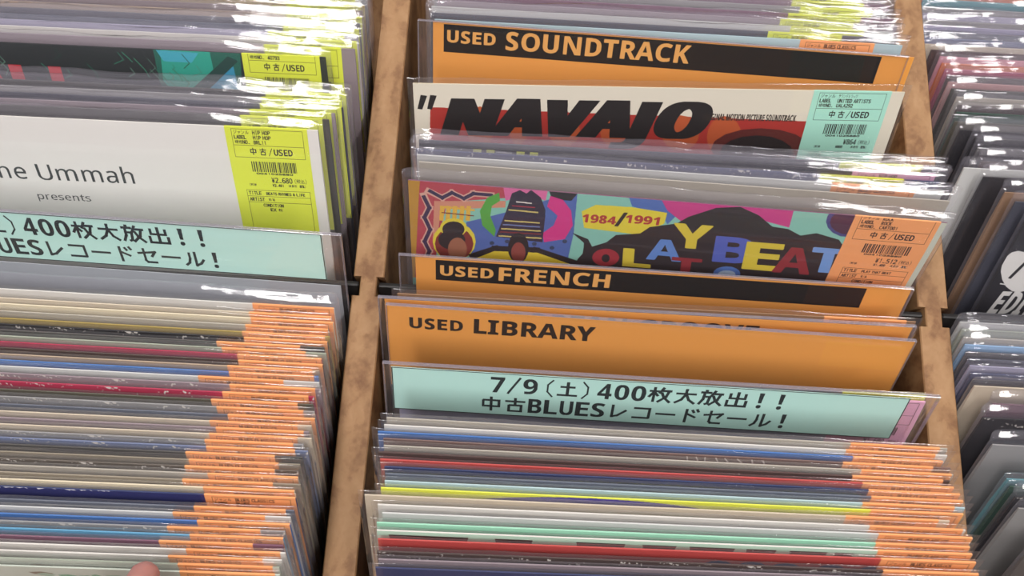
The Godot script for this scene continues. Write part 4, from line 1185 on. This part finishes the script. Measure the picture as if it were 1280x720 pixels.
func tube(points_: Array, radii: Array, sides: int) -> ArrayMesh:
	var st := SurfaceTool.new()
	st.begin(Mesh.PRIMITIVE_TRIANGLES)
	st.set_smooth_group(0)
	for i in points_.size() - 1:
		var d: Vector3 = (points_[i + 1] - points_[i]).normalized()
		var u := d.cross(Vector3.UP if absf(d.y) < 0.9 else Vector3.RIGHT).normalized()
		var w := d.cross(u)
		for k in sides:
			var a := TAU * k / sides
			var b := TAU * (k + 1) / sides
			var da := u * cos(a) + w * sin(a)
			var db := u * cos(b) + w * sin(b)
			quad(st, points_[i] + da * radii[i], points_[i] + db * radii[i], points_[i + 1] + db * radii[i + 1], points_[i + 1] + da * radii[i + 1])
	st.generate_normals()
	return st.commit()


# ---------- builders ----------

func ceiling_light(x: float, z: float, y: float, place: String) -> void:
	var o := thing("ceiling_light", "long white twin-tube ceiling light " + place, "ceiling light", Transform3D(Basis(), Vector3(x, y, z)), "tube lights in rows along the shop ceiling")
	part("housing", block(0.3, 0.05, 1.26, 0.004), plain("#d8d8d4", 0.5), o, Transform3D(Basis(), Vector3(0, -0.025, 0)))
	var glow := StandardMaterial3D.new()
	glow.albedo_color = Color("#f4f4f0")
	glow.emission_enabled = true
	glow.emission = Color("#fffbf9")
	glow.emission_energy_multiplier = 6.0
	for s in [-1, 1]:
		var c := CylinderMesh.new()
		c.top_radius = 0.013
		c.bottom_radius = 0.013
		c.height = 1.2
		c.radial_segments = 16
		part("tube", c, glow, o, Transform3D(Basis(Vector3.RIGHT, PI / 2.0), Vector3(s * 0.075, -0.07, 0)))
	var l := AreaLight3D.new()
	l.name = "lamp_light"
	l.area_size = Vector2(0.17, 1.2)
	l.light_energy = LAMP
	l.light_color = Color("#fffbf9")
	l.shadow_enabled = true
	l.area_range = 12.0
	l.rotation.x = -PI / 2.0
	l.position = Vector3(0, -0.09, 0)
	o.add_child(l)


func genre_card(name_: String, art: String, label: String, left: float, right: float, top: float, high: float, backing := "") -> void:
	var c: Dictionary = CARDS[name_]
	var basis_ := Basis(Vector3.UP, deg_to_rad(c.turn)) * Basis(Vector3.RIGHT, deg_to_rad(-c.lean))
	var tall := 0.31
	var o := thing("divider_card", label, "divider card", Transform3D(basis_, c.at - basis_.y * tall), "printed divider cards standing among the records")
	var m := StandardMaterial3D.new()
	m.albedo_texture = papers[art]
	m.texture_repeat = false
	m.roughness = 0.6
	m.metallic_specular = 0.25
	var wide := (right - left) / 1000.0
	part("paper", slab(wide, high / 1000.0, 0.0005, 0.0001, high / 1000.0), [m, plain(papers[art + "_back"], 0.6)], o, Transform3D(Basis(), Vector3((left + right) / 2000.0, tall - (top + high) / 1000.0, 0)))
	if backing != "":
		part("backing_card", block(c.wide - 0.008, tall - (top + high) / 1000.0 - 0.006, 0.0005, 0.0001, Vector3(0, (tall - (top + high) / 1000.0 - 0.006) / 2.0 + 0.002, 0)), plain(backing, 0.5), o)
	var e := 0.0008
	for r in [[0.0, tall - e / 2.0, c.wide, e], [-c.wide / 2.0 + e / 2.0, tall / 2.0, e, tall - 2.0 * e], [c.wide / 2.0 - e / 2.0, tall / 2.0, e, tall - 2.0 * e]]:
		part("welded_rim", block(r[2], r[3], 0.0026, 0.0003, Vector3(r[0], r[1], 0)), papers["rim"], o)
	part("clear_holder", block(c.wide - 0.0006, tall - 0.0006, 0.002, 0.0004, Vector3(0, tall / 2.0, 0)), papers["holder"], o)


func bagged_record(r: Array, order: int) -> void:
	var basis_ := Basis(Vector3.UP, deg_to_rad(r[5])) * Basis(Vector3.RIGHT, deg_to_rad(-r[4]))
	var top := Vector3(r[1], r[2], r[3])
	var special := {
		"collage": "bright painted collage cover with cartoon letters and orange price tag", "slant": "cream cover with heavy slanted black lettering on red and mint price tag",
		"plain": "plain white cover with thin grey lettering and yellow price tag", "green": "black cover with green scratches, red capitals and yellow price tag", "emblem": "black cover with white round emblem and white capitals",
	}
	var where: Array = {
		"LF": ["before the white cover's sale card", "blues records in front of the sale card"], "MF": ["before the library sale card", "blues records behind one another before the library card"],
		"LB": ["behind the plain white cover", "yellow-tagged records behind the white cover"], "MB": ["behind the soundtrack card", "records behind the soundtrack card"],
		"MC": ["", ""], "ME": ["behind the library sale card", "tagged records behind the library sale card"], "MG": ["behind the library card", "record behind the library card"], "MD": ["behind the french card", "records behind the french card"], "RB": ["behind the black emblem cover", "records behind the emblem cover"], "RF": ["before the black emblem cover", "records in front of the emblem cover"],
	}[r[0]]
	var label: String = special.get(r[11], "")
	if label == "":
		label = "%s record jacket%s, %s %s" % [r[6], (" with %s tag" % r[7]) if r[7] != "" else " in clear bag", ORDINALS[order], where[0]]
	var o := thing("bagged_record", label, "record", Transform3D(basis_, top - basis_.y * SIDE), where[1])
	var c := Color(PALETTE[r[6]])
	part("jacket", jackets[0], [cover(r[6], r[11]), plain("#" + c.to_html(false), 0.6)], o)
	if r[7] != "":
		var which: String = {"collage": "tag_rock", "slant": "tag_film", "plain": "tag_hop", "green": "tag_green"}.get(r[11], "tag_blues_%d" % r[9] if r[7] == "orange" else "tag_jazz")
		part("price_tag", papers["tag_mesh"], tag_paper(r[7], which), o, Transform3D(Basis(), Vector3(r[8], 0, 0)))
	part("outer_bag", bags[r[10]], papers["bag_crisp"] if r[10] > 3 else papers["bag_soft"], o)


func divider_mesh(deep: float, z0: float, z1: float) -> ArrayMesh:
	# a board on edge with a slot cut into either side for the cross plates
	var st := SurfaceTool.new()
	st.begin(Mesh.PRIMITIVE_TRIANGLES)
	st.set_smooth_group(-1)
	var h := BOARD / 2.0
	var n := 0.0045
	var ch := 0.0007
	var outline := [Vector2(-h, z0), Vector2(-h, -0.004), Vector2(-h + n, -0.004), Vector2(-h + n, 0.009), Vector2(-h, 0.009), Vector2(-h, z1), Vector2(h, z1), Vector2(h, 0.009), Vector2(h - n, 0.009), Vector2(h - n, -0.004), Vector2(h, -0.004), Vector2(h, z0)]
	var inner := []
	for p in outline:
		inner.append(Vector2(p.x - signf(p.x) * ch, p.y))
	var slot := -0.03
	for i in outline.size():
		var a: Vector2 = outline[i]
		var b: Vector2 = outline[(i + 1) % outline.size()]
		var ai: Vector2 = inner[i]
		var bi: Vector2 = inner[(i + 1) % outline.size()]
		quad(st, Vector3(a.x, slot, a.y), Vector3(a.x, -ch, a.y), Vector3(b.x, -ch, b.y), Vector3(b.x, slot, b.y))
		quad(st, Vector3(a.x, -ch, a.y), Vector3(ai.x, 0, ai.y), Vector3(bi.x, 0, bi.y), Vector3(b.x, -ch, b.y))
	var flat := PackedVector2Array(inner)
	var tri := Geometry2D.triangulate_polygon(flat)
	for i in range(0, tri.size(), 3):
		var p := [flat[tri[i]], flat[tri[i + 1]], flat[tri[i + 2]]]
		if (p[1] - p[0]).cross(p[2] - p[0]) < 0.0:
			p.reverse()
		for q in p:
			st.add_vertex(Vector3(q.x, 0, q.y))
	for s in [-1, 1]:
		var a := Vector3(s * h, slot, z0)
		var b := Vector3(s * h, slot, z1)
		var down := Vector3(0, -deep - slot, 0)
		quad(st, a + down, a, b, b + down)
	quad(st, Vector3(-h, -deep, z0), Vector3(h, -deep, z0), Vector3(h, slot, z0), Vector3(-h, slot, z0))
	quad(st, Vector3(-h, -deep, z1), Vector3(-h, slot, z1), Vector3(h, slot, z1), Vector3(h, -deep, z1))
	quad(st, Vector3(-h, -deep, z0), Vector3(-h, -deep, z1), Vector3(h, -deep, z1), Vector3(h, -deep, z0))
	quad(st, Vector3(-h, slot, -0.006), Vector3(h, slot, -0.006), Vector3(h, slot, 0.01), Vector3(-h, slot, 0.01))
	st.generate_normals()
	return st.commit()


func record_bin() -> void:
	var w := wood()
	var o := thing("record_bin", "tan wooden browser bin with parting boards between rows of records", "record bin", Transform3D(Basis(), Vector3(0, -0.95, 0)))
	var up := Transform3D(Basis(), Vector3(0, 0.95, 0))
	var pitch := BAY + BOARD
	var board := divider_mesh(0.32, -0.5, 0.46)
	for i in 4:
		part("divider_board", board, w, o, up.translated(Vector3((i - 1.5) * pitch + (0.022 if i == 3 else 0.0), 0, 0)))
	var wide := pitch * 3.0 + BOARD + 0.044
	part("front_panel", block(wide, 0.3, 0.02), w, o, up.translated(Vector3(0, -0.17, 0.47)))
	part("back_panel", block(wide, 0.3, 0.02), w, o, up.translated(Vector3(0, -0.17, -0.51)))
	for i in 3:
		var t := Basis(Vector3.RIGHT, -atan(0.24))
		for j in 2:
			var z: float = [-0.13, 0.29][j]
			part("base_board", block(BAY, 0.012, [0.42, 0.32][j]), w, o, up * Transform3D(t, Vector3((i - 1) * pitch, BASES[i][j] + 0.24 * z - 0.0068, z)))
	part("plinth", block(wide - 0.02, 0.6, 0.94), w, o, Transform3D(Basis(), Vector3(0, 0.3, -0.02)))


func cross_plate(bay: int, label: String) -> void:
	# black steel plate that hangs by two tongues in the slots of the boards
	var pitch := BAY + BOARD
	var b := Basis(Vector3.RIGHT, deg_to_rad(-31.0))
	var o := thing("cross_plate", label, "divider plate", Transform3D(Basis(), Vector3((bay - 1) * pitch, 0, 0)), "black cross plates in the slots of the boards")
	var steel := plain("#1e1c1c", 0.45, 0.2)
	part("plate", block(BAY - 0.006, 0.235, 0.003, 0.0006, Vector3(0, -0.1175, 0)), steel, o, Transform3D(b, Vector3(0, -0.003, 0)))
	part("hanger", block(BAY + 0.007, 0.010, 0.004, 0.0008, Vector3(0, -0.005, 0)), steel, o, Transform3D(b, Vector3(0, -0.002, 0)))


func hand() -> void:
	# index finger stretched out over the records, the other fingers curled, wrist and sleeve towards the viewer
	var tip := Vector3(-0.2695, 0.0675, 0.1755)
	var o := thing("hand", "fingertip of a bare hand touching the records at the orange tags", "hand", Transform3D(Basis(), tip))
	var k := 0.006
	var bones := []
	var wrist := Vector3(-0.01, 0.075, 0.175)
	var chain := func(pts: Array, radii: Array) -> void:
		for i in pts.size() - 1:
			bones.append([pts[i], pts[i + 1], radii[i], radii[i + 1], k])
	bones.append([wrist + Vector3(0.012, 0, 0), Vector3(0.012, 0.05, 0.085), 0.021, 0.013, 0.012])
	bones.append([wrist, Vector3(-0.008, 0.052, 0.082), 0.022, 0.013, 0.012])
	bones.append([wrist + Vector3(-0.012, 0, 0), Vector3(-0.028, 0.049, 0.088), 0.02, 0.012, 0.012])
	bones.append([wrist + Vector3(-0.016, 0, 0), Vector3(-0.045, 0.043, 0.097), 0.018, 0.011, 0.012])
	bones.append([wrist, wrist + Vector3(-0.01, 0.015, 0.08), 0.023, 0.028, 0.012])
	chain.call([Vector3(0.012, 0.05, 0.085), Vector3(0.007, 0.046, 0.042), Vector3(0.002, 0.022, 0.02), Vector3(0, 0.0, 0.004)], [0.0125, 0.0098, 0.009, 0.0078])
	chain.call([Vector3(-0.008, 0.052, 0.082), Vector3(-0.01, 0.045, 0.036), Vector3(-0.01, 0.014, 0.036), Vector3(-0.01, 0.002, 0.055)], [0.0125, 0.0098, 0.009, 0.0076])
	chain.call([Vector3(-0.028, 0.049, 0.088), Vector3(-0.031, 0.042, 0.046), Vector3(-0.031, 0.012, 0.046), Vector3(-0.03, 0.002, 0.064)], [0.0118, 0.0092, 0.0086, 0.0072])
	chain.call([Vector3(-0.045, 0.043, 0.097), Vector3(-0.051, 0.036, 0.064), Vector3(-0.05, 0.012, 0.062), Vector3(-0.048, 0.004, 0.077)], [0.0106, 0.0082, 0.0076, 0.0066])
	chain.call([wrist + Vector3(0.02, -0.004, -0.012), Vector3(0.034, 0.05, 0.125), Vector3(0.034, 0.032, 0.092), Vector3(0.026, 0.016, 0.068)], [0.018, 0.014, 0.011, 0.0086])
	var skin := StandardMaterial3D.new()
	skin.albedo_color = Color("#ac766e")
	skin.roughness = 0.5
	skin.subsurf_scatter_enabled = true
	skin.subsurf_scatter_strength = 0.15
	part("skin", hand_mesh(bones, 0.003), skin, o)
	var a := wrist + Vector3(-0.006, 0.012, 0.05)
	part("sleeve", tube([a, a + Vector3(-0.02, 0.04, 0.14), a + Vector3(-0.04, 0.1, 0.3)], [0.036, 0.043, 0.05], 24), plain("#2c2e34", 0.9), o)


func _ready() -> void:
	# camera
	var cam := Camera3D.new()
	cam.name = "camera"
	cam.fov = 37.51
	cam.near = 0.02
	cam.far = 30.0
	cam.position = Vector3(-0.09271, 0.52624, 0.14267)
	cam.rotation = Vector3(-1.3032, -0.019034, 0.073132)
	add_child(cam)
	cam.current = true
	# surroundings: a closed room, so the sky stays black
	var env := Environment.new()
	env.background_mode = Environment.BG_COLOR
	env.background_color = Color.BLACK
	env.tonemap_mode = Environment.TONE_MAPPER_LINEAR
	env.tonemap_exposure = EXPOSURE
	env.sdfgi_enabled = true
	env.ssao_enabled = true
	env.ssil_enabled = true
	var we := WorldEnvironment.new()
	we.name = "surroundings"
	we.environment = env
	add_child(we)
	# lamps of the shop: rows of tube lights along the aisles
	var xs := [-0.62, 0.9]
	var zs := [-1.7, -0.35, 1.0]
	for i in xs.size():
		for j in zs.size():
			ceiling_light(xs[i], zs[j], 1.62, "in the %s row, %s from the back wall" % [["inner", "outer"][i], ORDINALS[j]])

	for f in [["Droid Sans", 700], ["Droid Sans Mono", 400], ["Droid Sans", 400]]:
		var font := SystemFont.new()
		font.font_names = PackedStringArray([f[0]])
		font.font_weight = f[1]
		fonts.append(font)

	# room
	var paint := plain("#5e5a57", 0.85)
	structure("floor", block(7.2, 0.1, 6.2), plain("#77706a", 0.6), Transform3D(Basis(), Vector3(0, -1.0, 0)), "grey shop floor under the record bin", "floor")
	structure("ceiling", block(7.2, 0.1, 6.2), plain("#d6d4d0", 0.9), Transform3D(Basis(), Vector3(0, 1.67, 0)), "white shop ceiling carrying the tube lights", "ceiling")
	structure("wall_left", block(0.1, 2.6, 6.2), paint, Transform3D(Basis(), Vector3(-3.55, 0.33, 0)), "pale shop wall beside the inner row of lights", "wall")
	structure("wall_right", block(0.1, 2.6, 6.2), paint, Transform3D(Basis(), Vector3(3.55, 0.33, 0)), "pale shop wall beside the outer row of lights", "wall")
	structure("wall_back", block(7.2, 2.6, 0.1), paint, Transform3D(Basis(), Vector3(0, 0.33, -3.05)), "pale shop wall behind the record bin", "wall")
	structure("wall_front", block(7.2, 2.6, 0.1), paint, Transform3D(Basis(), Vector3(0, 0.33, 3.05)), "pale shop wall facing the record bin", "wall")

	# bin, plates
	record_bin()
	cross_plate(0, "black plate slotted behind the sale card before the white cover")
	cross_plate(1, "black plate slotted behind the french card")
	cross_plate(2, "black plate slotted in front of the black emblem cover")

	# papers and plastics
	var soft := clear("#dcd8e0", 0.025, 0.10)
	var crisp := clear("#d8d4e4", 0.04, 0.09)
	papers["bag_soft"] = soft
	papers["bag_crisp"] = crisp
	papers["holder"] = clear("#c4c2c8", 0.03, 0.06)
	papers["rim"] = clear("#9a94a0", 0.32, 0.12)
	papers["tag_mesh"] = tag_mesh()
	var pale := Image.create(4, 4, false, Image.FORMAT_RGBA8)
	pale.fill(Color("#d2ccc6"))
	papers["fleck_colour"] = ImageTexture.create_from_image(pale)
	papers["fleck_0"] = wear_texture(5)
	papers["fleck_1"] = wear_texture(9)
	papers["tag_blues_0"] = tag_print(["BLUES CLASSICS", "STATESIDE", "EG2604791"], "¥1,260", "¥1,167", "", "", 3)
	papers["tag_blues_1"] = tag_print(["BLUES CLASSICS", "BLUES", "BBSP8017"], "¥1,050", "¥972", "", "", 4)
	papers["tag_blues_2"] = tag_print(["BLUES CLASSICS", "YAZOO", "01SH007"], "¥1,575", "¥1,458", "", "", 5)
	papers["tag_blues_3"] = tag_print(["BLUES CLASSICS", "BLUES", "0SSQ41125C"], "¥945", "¥875", "", "", 6)
	papers["tag_hop"] = tag_print(["HIP HOP", "HIP HOP", "BRL11"], "¥2,680", "¥2,481", "BEATS RHYMES & LIFE", "V/A", 7)
	papers["tag_film"] = tag_print(["サウンドトラック", "UNITED ARTISTS", "UALA292"], "¥864", "¥800", "", "", 8)
	papers["tag_rock"] = tag_print(["ROCK", "ROCK", "CART001"], "¥1,512", "¥1,400", "PLAY THAT BEAT", "V/A", 9, 2.6)
	papers["tag_jazz"] = tag_print(["HIP HOP", "HIP HOP", "40793"], "¥1,680", "¥1,555", "", "", 10)
	papers["tag_green"] = tag_print(["HIP HOP", "HIP HOP", "40793"], "¥1,680", "¥1,555", "", "", 10, 7.0)
	for n in ["soundtrack", "french", "european", "library"]:
		papers[n] = print_sheet(PRINTS[n], 318.0, 70.0, 5.0)
		papers[n + "_back"] = "#dc9648"
	papers["sale"] = print_sheet(PRINTS["sale"], 301.0, 37.0, 6.0)
	papers["sale_back"] = "#b9e0d8"
	jackets = [jacket_mesh()]
	bags.clear()
	for i in 4:
		bags.append(bag_mesh(40 + i * 7, 0.00035, 0.0028 + 0.0006 * i, 0.0, 60))
	for i in 4:
		bags.append(bag_mesh(80 + i * 7, 0.0012, 0.0052 + 0.0009 * i, [0.5, 0.95, 0.68, 1.1][i], 120))

	# divider cards
	genre_card("soundtrack", "soundtrack", "orange card reading USED SOUNDTRACK on a black strip", -152, 166, 0.6, 70)
	genre_card("french", "french", "orange card reading USED FRENCH on a black strip", -148, 157, 0.6, 70)
	genre_card("european", "european", "orange card reading EUROPEAN GROOVE mostly hidden by the library card", -158, 160, 2.0, 70)
	genre_card("library", "library", "orange card reading USED LIBRARY in black letters", -158, 158, 1.6, 70)
	genre_card("sale", "sale", "pale blue Japanese sale card in front of the library card", -156, 145, 3.6, 37)
	genre_card("sale_left", "sale", "pale blue Japanese sale card in front of the plain white cover", -153, 148, 1.2, 37, "#a4a8b0")

	# records, counted away from the card or cover they are named by
	var totals := {}
	for r in RECORDS:
		totals[r[0]] = totals.get(r[0], 0) + 1
	var seen := {}
	for r in RECORDS:
		var at: int = seen.get(r[0], 0)
		seen[r[0]] = at + 1
		var order := at if r[0] in ["LF", "MF", "RF"] else int(totals[r[0]]) - 1 - at - (1 if r[0] in ["LB", "RB"] else 0)
		bagged_record(r, maxi(order, 0))
	hand()
